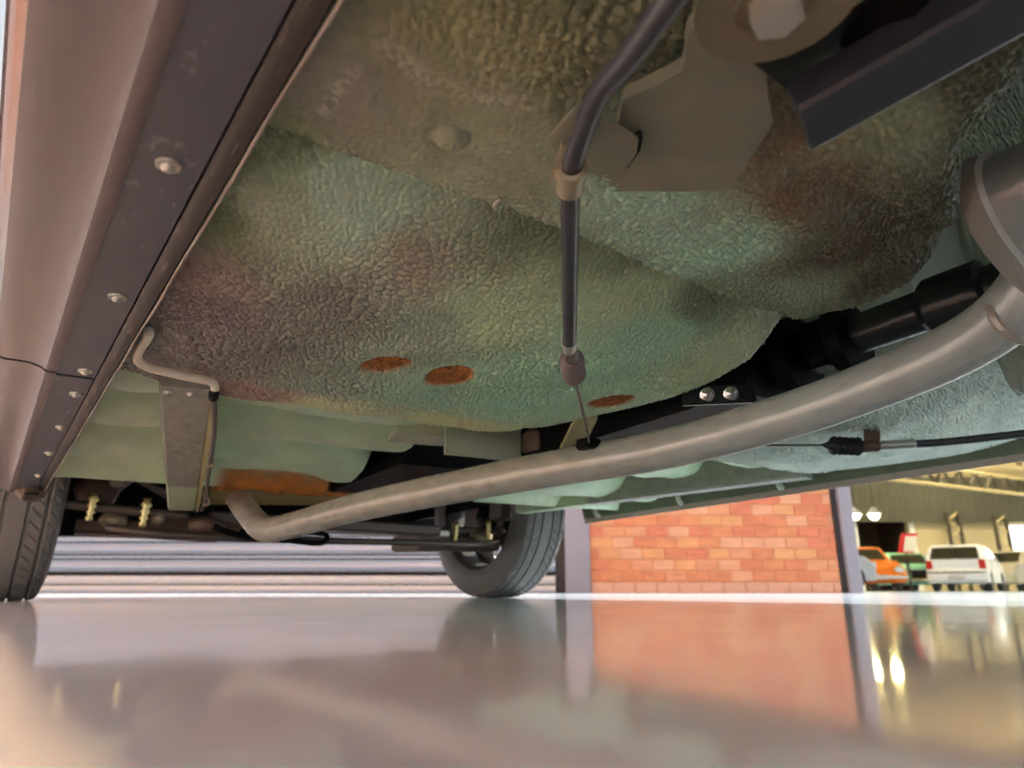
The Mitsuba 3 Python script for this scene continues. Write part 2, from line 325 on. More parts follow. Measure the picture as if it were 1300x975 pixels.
for i, (e, dd) in enumerate(((8, 20), (15, 20), (22, 20), (29, 20), (12, 29), (20, 29), (28, 29))):     # fluorescent battens added out of view to light the hall
    k = name_of('added_batten_light'); tag(k, 'added fluorescent batten, out of view, lighting the hall', 'lamp', 'added fluorescent battens, out of view, lighting the hall')
    obj(k + '__housing', W(bx(e - 1.2, e + 1.2, dd - 0.12, dd + 0.12, 6.0, 6.08)), 'm_white', False)
    zr = 6.29
    for q in (-0.9, 0.9): obj(k + '__rod', W(tube([[e + q, dd, 6.06], [e + q, dd, zr]], 0.015, 6)), 'm_dark_frame', False)
    obj(k + '__tube', None, None, shape={**mikit.ply(W(tube([[e - 1.15, dd, 5.95], [e + 1.15, dd, 5.95]], 0.05, 8)), 'm_lamp', True), 'emitter': {'type': 'area', 'radiance': {'type': 'rgb', 'value': [42, 36, 24]}}})
k = name_of('sign_board'); tag(k, 'small white sign board with a red border in front of the dark doorway', 'sign')
sg = Polygon([(13.28, 1.25), (13.82, 1.25), (14.04, 1.92), (13.50, 1.92)])
def upright(poly, d0, d1):
    m = prism(poly, 0, d1 - d0); v = np.array(m.vertices); return W(trimesh.Trimesh(np.stack([v[:, 0], d0 + v[:, 2], v[:, 1]], 1), m.faces[:, ::-1], process=False))
obj(k + '__panel', upright(affinity.scale(affinity.translate(sg, 0.05, -0.02), 0.72, 0.78), 24.44, 24.47), 'm_white', False)
obj(k + '__border', upright(sg, 24.47, 24.55), 'm_red', False)
obj(k + '__post', W(bx(13.53, 13.59, 24.5, 24.56, 0, 1.3)), 'm_dark_frame', False)

# ---------------------------------------------------------------- the cars parked in the hall
def contour(poly, n):
    ring = poly.exterior
    if not ring.is_ccw: ring = ring.reverse() if hasattr(ring, 'reverse') else LineString(list(ring.coords)[::-1])
    c = np.array(ring.coords); L = LineString(c)
    # start at the rearmost low point so that shrunk outlines correspond
    i = np.argmin(c[:-1, 0] + c[:-1, 1]); c = np.vstack([c[i:-1], c[:i + 1]]); L = LineString(c)
    return np.array([L.interpolate(t, normalized=True).coords[0] for t in np.linspace(0, 1, n, endpoint=False)])
def loft_car(profile, width, belt, top_in, rnd=0.12, arches=()):
    poly = Polygon(profile).buffer(0.05).buffer(-0.05)
    for (c, r) in arches: poly = poly.difference(Point(c, 0.29).buffer(r))
    if poly.geom_type != 'Polygon': poly = max(poly.geoms, key=lambda g: g.area)
    n = 160; R = []
    offs = [(0, rnd), (0.03, rnd * 0.35), (rnd * 0.5, 0.02), (rnd, 0.0)]
    hs = [(-width / 2 + o, s) for o, s in offs] + [(width / 2 - o, s) for o, s in offs[::-1]]
    base = contour(poly, n); cen = np.array(poly.centroid.coords[0])
    for x, s in hs:
        q = base.copy(); d = q - cen; q = q - d / np.linalg.norm(d, axis=1, keepdims=True) * s * 0.6
        w = 1 - top_in * ss(belt, belt + 0.55, q[:, 1])
        R.append(np.stack([x * w, q[:, 0], q[:, 1]], 1))
    P = np.array(R); m = grid_mesh(P, close_v=True)
    tri = []
    vv, ff = trimesh.creation.triangulate_polygon(Polygon(base), engine='earcut')
    tr = cKDTree(base); ids = tr.query(vv)[1]
    f0 = ids[ff]; f1 = ids[ff][:, ::-1] + (len(hs) - 1) * n
    m = trimesh.Trimesh(m.vertices, np.vstack([m.faces, f0, f1]), process=False); m.fix_normals(); return m
def car_wheel(x, y, r, w):
    s = 1 if x > 0 else -1
    ty = lathe([(r * 0.62, 0), (r * 0.95, 0.0), (r, 0.03), (r, w - 0.03), (r * 0.95, w), (r * 0.62, w)], [x - s * w / 2, y, r], [x + s * w, y, r], 28)
    hub = lathe([(r * 0.63, w * 0.92), (r * 0.55, w * 0.86), (r * 0.2, w * 0.95), (0.0, w * 0.97)], [x - s * w / 2, y, r], [x + s * w, y, r], 28)
    return ty, hub
def parked(key, label, e, dd, rot, body, paint, profile, width, belt, tin, wheels, panes, extras=(), r=0.29):
    k = name_of(key); tag(k, label, 'car')
    tf = BW @ T().translate([e, dd, 0]) @ T().rotate([0, 0, 1], rot)
    def put(part, mesh, m, smooth=35, lab=None): obj(k + '__' + part, mesh, m, smooth, lab, to_world=tf)
    put('body', loft_car(profile, width, belt, tin, arches=[(y, r + 0.07) for y in wheels]), paint, 30)
    for y in wheels:
        for sx in (-1, 1):
            a, b = car_wheel(sx * (width / 2 - 0.10), y, r, 0.17)
            kk = name_of(k + '__wheel'); scene[kk] = {**mikit.ply(a, 'm_rubber', 35), 'to_world': tf}
            obj(kk + '__hub', b, 'm_chrome', 35, to_world=tf)
    for part, q, th, m in panes:                      # quads with thickness
        q = np.asarray(q, float); n = np.cross(q[1] - q[0], q[2] - q[0]); n /= np.linalg.norm(n)
        put(part, hull(np.vstack([q + n * th, q - n * th])), m, False)
    for part, mesh, m in extras: put(part, mesh, m)
    return k
def disc(x, y, z, r, t, sy): return lathe([(0, t), (r * 0.6, t * 0.9), (r, t * 0.3), (r, -0.03)], [x, y, z], [x, y + sy, z], 20)
# car space: y forward (nose at +), x right, z up
hatch = [(-1.85, 0.28), (-1.90, 0.42), (-1.90, 0.60), (-1.83, 0.66), (-1.80, 0.95), (-1.52, 1.36), (-1.30, 1.42), (-0.3, 1.42), (0.1, 1.36), (0.75, 0.97), (1.6, 0.80), (1.80, 0.62), (1.82, 0.35), (1.78, 0.24), (-1.75, 0.24)]
hw = 0.82
def bl(x0, x1, y0, y1, z0, z1): return bx(x0, x1, y0, y1, z0, z1, 0.02)
parked('car_hatchback', 'white hatchback seen from behind, parked in the hall', 14.95, 23.6, -41, None, 'm_car_hatch', hatch, 2 * hw, 0.92, 0.16, (-1.18, 1.2),
       [('rear_window', [(-0.66, -1.80, 0.97), (0.66, -1.80, 0.97), (0.60, -1.56, 1.32), (-0.60, -1.56, 1.32)], 0.02, 'm_glass_dark'),
        ('side_window', [(0.80, -1.25, 0.98), (0.80, -0.05, 0.98), (0.715, -0.15, 1.32), (0.715, -1.1, 1.32)], 0.012, 'm_glass_dark'),
        ('side_window', [(0.80, 0.02, 0.98), (0.80, 0.55, 0.98), (0.715, 0.1, 1.32), (0.715, -0.08, 1.32)], 0.012, 'm_glass_dark'),
        ('side_window', [(-0.80, -1.25, 0.98), (-0.80, 0.55, 0.98), (-0.715, 0.1, 1.32), (-0.715, -1.1, 1.32)], 0.012, 'm_glass_dark')],
       [('tail_light', bl(-0.80, -0.62, -1.85, -1.74, 0.66, 0.93), 'm_tail'), ('tail_light', bl(0.62, 0.80, -1.85, -1.74, 0.66, 0.93), 'm_tail'),
        ('bumper', bx(-0.80, 0.80, -1.96, -1.80, 0.30, 0.54, 0.05), 'm_car_hatch'), ('bumper_strip', bl(-0.79, 0.79, -1.945, -1.9, 0.55, 0.58), 'm_dark_frame'), ('license_plate', bl(-0.22, 0.22, -1.985, -1.95, 0.36, 0.48), 'm_plate')])
bug = [(-1.9, 0.30), (-1.95, 0.5), (-1.75, 0.95), (-1.1, 1.32), (-0.3, 1.42), (0.3, 1.36), (0.62, 0.98), (1.2, 0.90), (1.75, 0.72), (1.95, 0.50), (1.95, 0.34), (1.8, 0.24), (-1.8, 0.24)]
parked('car_coupe', 'bright orange small coupe with round headlamps, parked left of the green car', 11.45, 23.6, -190, None, 'm_car_orange', bug, 1.56, 0.92, 0.2, (-1.2, 1.2),
       [('windscreen', [(-0.62, 0.66, 0.97), (0.62, 0.66, 0.97), (0.52, 0.36, 1.30), (-0.52, 0.36, 1.30)], 0.02, 'm_glass_dark'),
        ('side_window', [(0.765, -0.9, 0.98), (0.765, 0.5, 0.98), (0.65, 0.25, 1.29), (0.65, -0.8, 1.29)], 0.012, 'm_glass_dark'),
        ('side_window', [(-0.765, -0.9, 0.98), (-0.765, 0.5, 0.98), (-0.65, 0.25, 1.29), (-0.65, -0.8, 1.29)], 0.012, 'm_glass_dark')],
       [('headlamp', disc(-0.58, 1.86, 0.62, 0.13, 0.08, 1), 'm_chrome'), ('headlamp', disc(0.58, 1.86, 0.62, 0.13, 0.08, 1), 'm_chrome'),
        ('bumper', bx(-0.78, 0.78, 1.93, 2.02, 0.36, 0.46, 0.03), 'm_chrome'), ('license_plate', bl(-0.2, 0.2, 2.02, 2.05, 0.34, 0.47), 'm_plate')])
sed = [(-2.1, 0.32), (-2.15, 0.6), (-2.0, 0.92), (-1.4, 0.98), (-0.9, 1.42), (-0.1, 1.48), (0.45, 1.42), (0.85, 1.02), (1.5, 0.95), (1.95, 0.85), (2.05, 0.6), (2.0, 0.32), (1.8, 0.24), (-1.9, 0.24)]
parked('car_sedan', 'pale green vintage saloon with chrome headlamps between the orange coupe and the white hatchback', 15.6, 28.6, -192, None, 'm_car_green', sed, 1.6, 0.98, 0.18, (-1.25, 1.25),
       [('windscreen', [(-0.64, 0.86, 1.04), (0.64, 0.86, 1.04), (0.56, 0.50, 1.37), (-0.56, 0.50, 1.37)], 0.02, 'm_glass_dark'),
        ('side_window', [(0.78, -1.0, 1.03), (0.78, 0.7, 1.03), (0.68, 0.4, 1.36), (0.68, -0.85, 1.36)], 0.012, 'm_glass_dark'),
        ('side_window', [(-0.78, -1.0, 1.03), (-0.78, 0.7, 1.03), (-0.68, 0.4, 1.36), (-0.68, -0.85, 1.36)], 0.012, 'm_glass_dark'),
        ('grille', [(-0.36, 2.04, 0.45), (0.36, 2.04, 0.45), (0.36, 2.02, 0.75), (-0.36, 2.02, 0.75)], 0.02, 'm_black')],
       [('headlamp', disc(-0.62, 1.99, 0.66, 0.12, 0.08, 1), 'm_chrome'), ('headlamp', disc(0.62, 1.99, 0.66, 0.12, 0.08, 1), 'm_chrome'),
        ('bumper', bx(-0.8, 0.8, 2.03, 2.12, 0.34, 0.44, 0.03), 'm_chrome')])
parked('car_silver', 'silver car at the left, half hidden behind the grey post', 6.95, 18.0, -90, None, 'm_car_silver', hatch, 2 * hw, 0.92, 0.16, (-1.18, 1.2),
       [('windscreen', [(-0.62, 0.72, 1.0), (0.62, 0.72, 1.0), (0.56, 0.16, 1.36), (-0.56, 0.16, 1.36)], 0.02, 'm_glass_dark'),
        ('side_window', [(-0.80, -1.25, 0.98), (-0.80, 0.55, 0.98), (-0.715, 0.1, 1.32), (-0.715, -1.1, 1.32)], 0.012, 'm_glass_dark')],
       [('headlamp', bl(-0.76, -0.45, 1.72, 1.83, 0.55, 0.70), 'm_chrome'), ('headlamp', bl(0.45, 0.76, 1.72, 1.83, 0.55, 0.70), 'm_chrome'), ('grille', bl(-0.4, 0.4, 1.78, 1.84, 0.40, 0.5), 'm_black')])
parked('car_wagon', 'grey-beige car at the right edge, beside the white hatchback', 19.2, 27.0, -62, None, 'm_car_grey', sed, 1.66, 0.98, 0.16, (-1.25, 1.25),
       [('rear_window', [(-0.6, -1.36, 1.02), (0.6, -1.36, 1.02), (0.54, -0.98, 1.36), (-0.54, -0.98, 1.36)], 0.02, 'm_glass_dark'),
        ('side_window', [(-0.80, -0.9, 1.03), (-0.80, 0.7, 1.03), (-0.70, 0.4, 1.37), (-0.70, -0.75, 1.37)], 0.012, 'm_glass_dark')],
       [('tail_light', bl(-0.8, -0.6, -2.14, -2.05, 0.6, 0.85), 'm_tail')])

# ---------------------------------------------------------------- the car overhead: floor pan
CAR = 'car'
tag(CAR, 'car seen from underneath, with a green undersealed floor pan and brown-mauve painted sills', 'car')
XC = 0.775
def part(name, mesh, m, smooth=40, label=None, body=True, **kw):
    return obj(name if name.startswith(CAR) else CAR + '__' + name, B(mesh) if body else mesh, m, smooth, label, **kw)
xs = np.r_[np.arange(0.064, 0.70, 0.0011), np.arange(0.70, 1.487, 0.0045)]
ys = np.r_[np.arange(-0.14, 0.0, 0.004), np.arange(0.0, 0.86, 0.0011)]
X, Y = np.meshgrid(xs, ys, indexing='ij')
def cells(x, y, sx, sy, seed, rot=0.0, warp=0.0, wf=60.0):
    """smooth bumps parted by creases: 1 on a bump, 0 in a crease"""
    r = np.random.default_rng(seed); c, s = math.cos(rot), math.sin(rot)
    pts = np.stack([x, y, 0 * x], -1)
    if warp: x = x + warp * (meshkit.fbm(pts * wf, 2, seed) - 0.5); y = y + warp * (meshkit.fbm(pts * wf + 7.7, 2, seed + 3) - 0.5)
    u, v = (x * c + y * s) / sx, (-x * s + y * c) / sy
    lo, hi = np.floor([u.min(), v.min()]) - 2, np.ceil([u.max(), v.max()]) + 2
    gu, gv = np.meshgrid(np.arange(lo[0], hi[0]), np.arange(lo[1], hi[1]), indexing='ij')
    P = np.stack([gu, gv], -1).reshape(-1, 2) + r.random((gu.size, 2)) * 0.9
    d = cKDTree(P).query(np.stack([u.ravel(), v.ravel()], 1), k=2)[0]
    return (np.clip((d[:, 1] - d[:, 0]) * 2.0, 0, 1) ** 0.7).reshape(x.shape)
def shape(X, Y):
    xl = XC - np.abs(X - XC)
    N = meshkit.fbm(np.stack([X * 9, Y * 9, 0 * X], -1), 3, 4) - 0.5
    yq = Y + 0.010 * N
    z = np.full_like(X, 0.250)
    # the footwell: climbs behind the crossmember's lip, bulges down, rolls up at its front rim
    inb = ss(0.300, 0.312, yq)
    bowl = 0.2515 + 0.040 * np.exp(-(np.maximum(yq - 0.318, 0) / 0.085) ** 2) - 0.008 * np.sin(np.pi * np.clip((yq - 0.36) / 0.46, 0, 1)) ** 1.2
    bowl += 0.010 * np.exp(-((xl - 0.064) / 0.05) ** 2)
    bowl -= 0.006 * np.exp(-((xl - 0.52) / 0.10) ** 2 - ((yq - 0.47) / 0.12) ** 2)
    bowl += 0.004 * np.exp(-((yq - 0.772) / 0.007) ** 2) - 0.003 * np.exp(-((yq - 0.80) / 0.014) ** 2)
    bowl += 0.010 * N
    # shallow pressed ribs in the floor
    bowl += 0.0022 * np.sin((xl * 0.75 + yq * 0.66) * 62) * ss(0.40, 0.48, yq) * (1 - ss(0.70, 0.76, yq)) * ss(0.14, 0.24, xl) * (1 - ss(0.54, 0.60, xl))
    rim = ss(0.805, 0.842, yq + 0.03 * ss(0.50, 0.64, xl) + 0.02 * (1 - ss(0.07, 0.18, xl)))
    bowl = bowl + 0.060 * rim
    # the crossmember band and the panel behind it
    band = 0.2450 + 0.0015 * N
    rear = 0.2530 + 0.014 * N + 0.004 * np.sin(xl * 34 + yq * 30)
    lobe = ss(0.27, 0.40, xl)
    rb = ss(0.205, 0.226, yq + 0.03 * lobe + 0.012 * N)
    behind = rear * (1 - rb) + band * rb
    behind = behind * (1 - lobe) + (0.2420 + 0.010 * N + 0.012 * np.exp(-((yq - 0.175 + (xl - 0.40) * 0.10) / 0.016) ** 2)) * lobe
    z = behind * (1 - inb) + bowl * inb
    # tunnel: the edge runs back along the footwell and cuts in towards the rear
    edge = np.interp(Y, [-0.2, 0.05, 0.113, 0.159, 0.215, 0.258, 0.298, 0.31, 0.357, 0.43, 0.50, 0.62, 0.74, 0.80, 0.9], [0.33, 0.345, 0.392, 0.497, 0.552, 0.566, 0.553, 0.556, 0.617, 0.652, 0.655, 0.640, 0.632, 0.61, 0.58])
    edge = edge - 0.004
    s = np.maximum(xl - edge + 0.03, 0)
    z = z + np.where(s < 0.03, 0.010 * (s / 0.03) ** 2.2, 0.010 + np.minimum((s - 0.03) * 5.2, 0.23))
    # pocket of the rear trailing arm, on this side only
    q = np.hypot((X - 0.262) / 0.062, (Y - 0.072) / 0.058)
    z = z + 0.10 * (1 - ss(0.86, 1.06, q))
    return z, xl, N
Z, XL, N = shape(X, Y)
# underseal: wrinkles, coarse where it is thick, nearly smooth on the crossmember
fine = np.abs(np.gradient(xs))[:, None] < 0.002
w1 = cells(X, Y, 0.0098, 0.0046, 11, -0.30, 0.012, 40.0)
w2 = cells(X, Y, 0.0050, 0.0038, 12, -0.5, 0.005)
band_m = ss(0.205, 0.225, Y) * (1 - ss(0.296, 0.304, Y)) * (1 - ss(0.20, 0.30, XL))
lowf = meshkit.fbm(np.stack([X * 22, Y * 22, 0 * X], -1), 3, 8)
big = ss(0.42, 0.60, lowf); amp1 = (0.0010 + 0.0027 * big) * (1 - 0.75 * band_m)
calm = np.exp(-((X - 0.40) / 0.12) ** 2 - ((Y - 0.40) / 0.05) ** 2)
amp1 = amp1 * (1 - 0.7 * calm)
amp1 = amp1 * (1 - 0.6 * sum(np.exp(-(np.hypot((X - a) / 0.03, (Y - b) / 0.045)) ** 4) for a, b in ((0.287, 0.599), (0.361, 0.599), (0.581, 0.583))))
Z -= amp1 * (w1 - 0.5) + (0.0020 - 0.0008 * big + 0.0010 * ss(0.36, 0.46, X)) * (1 - 0.5 * band_m) * (w2 - 0.5)
PLUGS = [(0.287, 0.599), (0.361, 0.599), (0.581, 0.583)]
plug = np.zeros_like(Z)
for px, py in PLUGS:
    d = np.hypot((X - px) / 0.024, (Y - py) / 0.036); plug = np.maximum(plug, 1 - ss(0.80, 1.08, d)); Z += 0.0035 * (1 - ss(0.75, 1.1, d))
d = np.hypot((X - 0.155) / 0.0085, (Y - 0.262) / 0.0075); Z -= 0.004 * (1 - ss(0.6, 1.1, d)); Z += 0.0015 * np.exp(-((d - 1.3) / 0.25) ** 2)      # small boss on the crossmember
# paint and dirt of the underseal, plus shade under the crossmember lip painted in
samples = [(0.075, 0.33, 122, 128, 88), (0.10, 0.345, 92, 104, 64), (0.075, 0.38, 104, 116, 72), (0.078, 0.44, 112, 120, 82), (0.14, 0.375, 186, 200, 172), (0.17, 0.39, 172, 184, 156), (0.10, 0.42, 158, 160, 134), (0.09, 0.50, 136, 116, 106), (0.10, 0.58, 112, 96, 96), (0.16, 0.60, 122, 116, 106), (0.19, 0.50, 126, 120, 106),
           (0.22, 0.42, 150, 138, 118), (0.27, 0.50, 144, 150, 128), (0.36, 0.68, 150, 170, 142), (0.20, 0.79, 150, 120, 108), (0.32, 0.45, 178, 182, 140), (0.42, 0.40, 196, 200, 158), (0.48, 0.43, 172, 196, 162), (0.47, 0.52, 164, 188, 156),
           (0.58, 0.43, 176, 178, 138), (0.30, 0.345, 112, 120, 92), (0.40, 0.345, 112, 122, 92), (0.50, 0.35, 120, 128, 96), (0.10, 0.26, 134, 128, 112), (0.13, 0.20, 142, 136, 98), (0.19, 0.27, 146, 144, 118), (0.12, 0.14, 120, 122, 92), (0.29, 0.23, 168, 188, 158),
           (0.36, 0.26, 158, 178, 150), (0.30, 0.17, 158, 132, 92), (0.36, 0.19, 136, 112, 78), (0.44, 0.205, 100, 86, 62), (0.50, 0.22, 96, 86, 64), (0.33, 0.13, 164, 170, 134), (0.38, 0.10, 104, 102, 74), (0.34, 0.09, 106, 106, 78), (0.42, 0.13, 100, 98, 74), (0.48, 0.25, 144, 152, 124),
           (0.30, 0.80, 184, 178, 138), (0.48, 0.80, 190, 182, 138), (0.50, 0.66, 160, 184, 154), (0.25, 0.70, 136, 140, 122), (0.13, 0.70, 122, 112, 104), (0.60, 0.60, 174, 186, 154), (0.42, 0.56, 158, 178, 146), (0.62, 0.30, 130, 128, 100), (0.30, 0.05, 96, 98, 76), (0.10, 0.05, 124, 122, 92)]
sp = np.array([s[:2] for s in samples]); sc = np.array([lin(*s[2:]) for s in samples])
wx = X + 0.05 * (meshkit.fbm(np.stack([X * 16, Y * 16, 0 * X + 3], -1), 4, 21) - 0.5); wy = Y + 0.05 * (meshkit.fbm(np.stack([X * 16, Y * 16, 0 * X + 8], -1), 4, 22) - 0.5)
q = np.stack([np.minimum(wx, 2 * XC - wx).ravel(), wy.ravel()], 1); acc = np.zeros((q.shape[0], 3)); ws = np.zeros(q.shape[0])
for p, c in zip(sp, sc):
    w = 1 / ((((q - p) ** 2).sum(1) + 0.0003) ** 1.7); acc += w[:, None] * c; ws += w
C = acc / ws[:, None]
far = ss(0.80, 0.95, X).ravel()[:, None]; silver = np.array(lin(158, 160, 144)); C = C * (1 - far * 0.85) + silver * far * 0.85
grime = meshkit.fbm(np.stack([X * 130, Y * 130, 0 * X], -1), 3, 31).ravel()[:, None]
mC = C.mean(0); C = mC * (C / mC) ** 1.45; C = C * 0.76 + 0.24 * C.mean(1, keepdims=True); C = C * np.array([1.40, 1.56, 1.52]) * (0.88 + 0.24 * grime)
speck = ss(0.60, 0.70, meshkit.noise(np.stack([X * 620, Y * 620, 0 * X], -1), 41)).ravel()[:, None] * ss(0.46, 0.60, meshkit.fbm(np.stack([X * 14, Y * 14, 0 * X], -1), 3, 43)).ravel()[:, None]
C = C * (1 - 0.35 * speck) + np.array(lin(196, 200, 180)) * 0.35 * speck
# pale scuffs along the crossmember
sc1 = np.exp(-((Y - 0.226 - 0.006 * np.sin(X * 60)) / 0.006) ** 2) * ss(0.08, 0.11, X) * (1 - ss(0.17, 0.19, X)) + np.exp(-((X - 0.094) / 0.004) ** 2) * ss(0.235, 0.25, Y) * (1 - ss(0.275, 0.285, Y))
sc1 = (sc1 * ss(0.4, 0.6, meshkit.fbm(np.stack([X * 420, Y * 420, 0 * X], -1), 2, 51))).ravel()[:, None]
C = C * (1 - 0.6 * sc1) + np.array(lin(205, 202, 186)) * 0.6 * sc1
C = C * (1 - 0.34 * (1 - ss(0.15, 0.25, wy)) - 0.12 * band_m).ravel()[:, None]     # darker towards the rear axle and on the crossmember band
sa, sb = np.array([0.441, 0.517]), np.array([0.463, 0.456]); tt = np.clip(((X - sa[0]) * (sb - sa)[0] + (Y - sa[1]) * (sb - sa)[1]) / ((sb - sa) @ (sb - sa)), 0, 1)
scr = 1 - ss(0.0008, 0.0022, np.hypot(X - sa[0] - tt * (sb - sa)[0], Y - sa[1] - tt * (sb - sa)[1]))          # an open seam in the sealer
Z += 0.004 * scr; scr = scr.ravel()[:, None]; C = C * (1 - 0.7 * scr) + 0.7 * scr * np.array(lin(58, 54, 44))
C = C * np.minimum(1, 0.80 / C.max(1, keepdims=True))
pl = plug.ravel()[:, None]; C = C * (1 - pl) + pl * (np.array(lin(172, 106, 56)) * (0.4 + 1.1 * grime))
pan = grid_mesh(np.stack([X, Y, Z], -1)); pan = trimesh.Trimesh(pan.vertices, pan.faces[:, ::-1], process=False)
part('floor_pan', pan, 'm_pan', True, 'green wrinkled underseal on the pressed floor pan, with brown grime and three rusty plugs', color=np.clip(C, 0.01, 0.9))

# front floor with cross corrugations
xs2 = np.arange(0.064, 1.487, 0.005); ys2 = np.arange(0.84, 1.56, 0.004)
X2, Y2 = np.meshgrid(xs2, ys2, indexing='ij'); XL2 = XC - np.abs(X2 - XC)
N2 = meshkit.fbm(np.stack([X2 * 9, Y2 * 9, 0 * X2], -1), 3, 4) - 0.5
Z2 = 0.296 + 0.014 * N2 - 0.020 * np.tanh(2.2 * np.sin((Y2 - 0.86) * 2 * np.pi / 0.20 + 0.8 * N2)) - 0.035 * ss(1.2, 1.45, Y2) + 0.09 * ss(1.47, 1.54, Y2)
Z2 = Z2 + np.minimum(np.maximum(XL2 - 0.58, 0) * 3.0, 0.12)
P2 = np.stack([X2, Y2, Z2], -1); g2 = meshkit.fbm(P2 * 40, 3, 5).ravel()[:, None]; h2 = meshkit.fbm(P2 * 9, 3, 6).ravel()[:, None]
C2 = (np.array(lin(196, 222, 196)) * (1 - h2) + np.array(lin(204, 212, 176)) * h2) * (1.0 + 0.3 * g2)
rl = (ss(1.40, 1.47, Y2 + 0.06 * N2) * ss(0.33, 0.37, X2) * (1 - ss(0.62, 0.70, X2))).ravel()[:, None]; C2 = C2 * (1 - rl) + rl * np.array(lin(196, 118, 52)) * (0.6 + 0.7 * g2)
m2 = grid_mesh(P2); m2 = trimesh.Trimesh(m2.vertices, m2.faces[:, ::-1], process=False)
part('front_floor', m2, 'm_pan', True, 'pale mint front floor panel with rust along its front edge', color=np.clip(C2, 0.01, 0.9))

# ---------------------------------------------------------------- left sill
def extrude_y(prof, y0, y1, n=2):
    P = np.array([[[p[0], y, p[1]] for p in prof] for y in np.linspace(y0, y1, n)])
    m = grid_mesh(P, close_v=True)
    vv, ff = trimesh.creation.triangulate_polygon(Polygon(prof), engine='earcut'); ids = cKDTree(np.array(prof)).query(vv)[1]
    k = len(prof); m = trimesh.Trimesh(m.vertices, np.vstack([m.faces, ids[ff], ids[ff][:, ::-1] + (n - 1) * k]), process=False); m.fix_normals(); return m
rocker = [(0.0245, 0.2275), (0.021, 0.2265), (0.016, 0.2270), (0.012, 0.2300), (0.004, 0.2325), (-0.006, 0.2330), (-0.015, 0.2330), (-0.0215, 0.2355), (-0.0255, 0.2420), (-0.030, 0.262), (-0.036, 0.31), (0.03, 0.31), (0.0245, 0.24)]
black = [(0.0245, 0.2290), (0.0550, 0.2290), (0.0560, 0.2310), (0.0560, 0.30), (0.0245, 0.30)]
lip = [(0.0560, 0.2275), (0.0600, 0.2255), (0.0655, 0.2245), (0.0672, 0.2275), (0.0672, 0.30), (0.0560, 0.30)]
part('sill', extrude_y(rocker, -0.14, 0.722, 2), 'm_paint', 30, 'glossy brown-mauve painted outer sill')
part('sill', extrude_y(rocker, 0.728, 1.555, 2), 'm_paint', 30, 'front length of the painted sill, past the panel gap')
part('sill_underside', extrude_y(black, -0.14, 0.735, 2), 'm_sill_black', 30, 'flat black underside of the sill')
part('sill_underside', extrude_y(black, 0.742, 1.535, 2), 'm_sill_black', 30, 'front length of the black sill underside')
part('seam_strip', cat_([bx(-0.024, 0.0245, 0.721, 0.729, 0.236, 0.30), bx(0.0245, 0.0550, 0.734, 0.743, 0.2300, 0.30)]), 'm_black', False, 'dark gap across the sill')
part('pinch_weld', extrude_y(lip, -0.14, 1.54, 2), 'm_lip', 30, 'dark brown welded flange along the inner edge of the sill')
wob = np.linspace(-0.14, 1.54, 60)
part('pinch_weld', tube(np.stack([0.0678 + 0.0004 * np.sin(wob * 40), wob, 0.2252 + 0.0006 * np.sin(wob * 57)], 1), 0.0010, 6, smooth_path=False), 'm_lip_edge', True, 'scuffed bare edge of the sill flange')
def screw(x, y, z):
    k = CAR + '__screw'
    a = lathe([(0.0001, -0.0016), (0.0058, -0.0013), (0.0062, -0.0002), (0.0062, 0.001)], [x, y, z], [x, y, z + 1], 28)
    h = lathe([(0.0001, -0.0040), (0.0010, -0.0040), (0.0011, -0.0032), (0.0014, -0.0040), (0.0024, -0.0036), (0.0034, -0.0024), (0.0036, -0.0012)], [x, y, z], [x, y, z + 1], 24)
    key = part(k, a, 'm_screw', 40, 'bright screw with a washer in the black sill underside')
    obj(key + '__head', B(h), 'm_screw', 40)
for x, y in ((0.040, 0.337), (0.044, 0.521), (0.0455, 0.714), (0.0465, 0.800), (0.0475, 0.964), (0.0485, 1.140), (0.0485, 1.345)): screw(x, y, 0.2288)
part('sill_end_cap', bx(0.026, 0.074, 1.50, 1.585, 0.2145, 0.30, 0.012), 'm_brown', 30, 'brown rounded end cap of the sill before the front tyre')
part('sill_end_cap__tab', bx(0.036, 0.060, 1.47, 1.54, 0.2115, 0.2165, 0.002), 'm_lip', False)

# right sill, seen from inside
rs = [(1.487, 0.232), (1.481, 0.230), (1.478, 0.236), (1.470, 0.262), (1.462, 0.31), (1.58, 0.31), (1.572, 0.26), (1.55, 0.240), (1.495, 0.232)]
part('sill', extrude_y(rs, -0.14, 1.62, 2), 'm_green_dark', 30, 'dark green inner face of the far sill')
part('pinch_weld', extrude_y([(1.480, 0.2225), (1.4835, 0.2225), (1.486, 0.236), (1.478, 0.236)], -0.14, 1.62, 2), 'm_lip_edge', 30, 'pale welded lip under the far sill')
for y in (0.93, 1.23, 1.55):
    part('clip', tube([(1.474, y, 0.272), (1.462, y, 0.262), (1.463, y, 0.248), (1.474, y, 0.240)], 0.0075, 10), 'm_mint_grey', True, 'small pale clip on the inner face of the far sill')

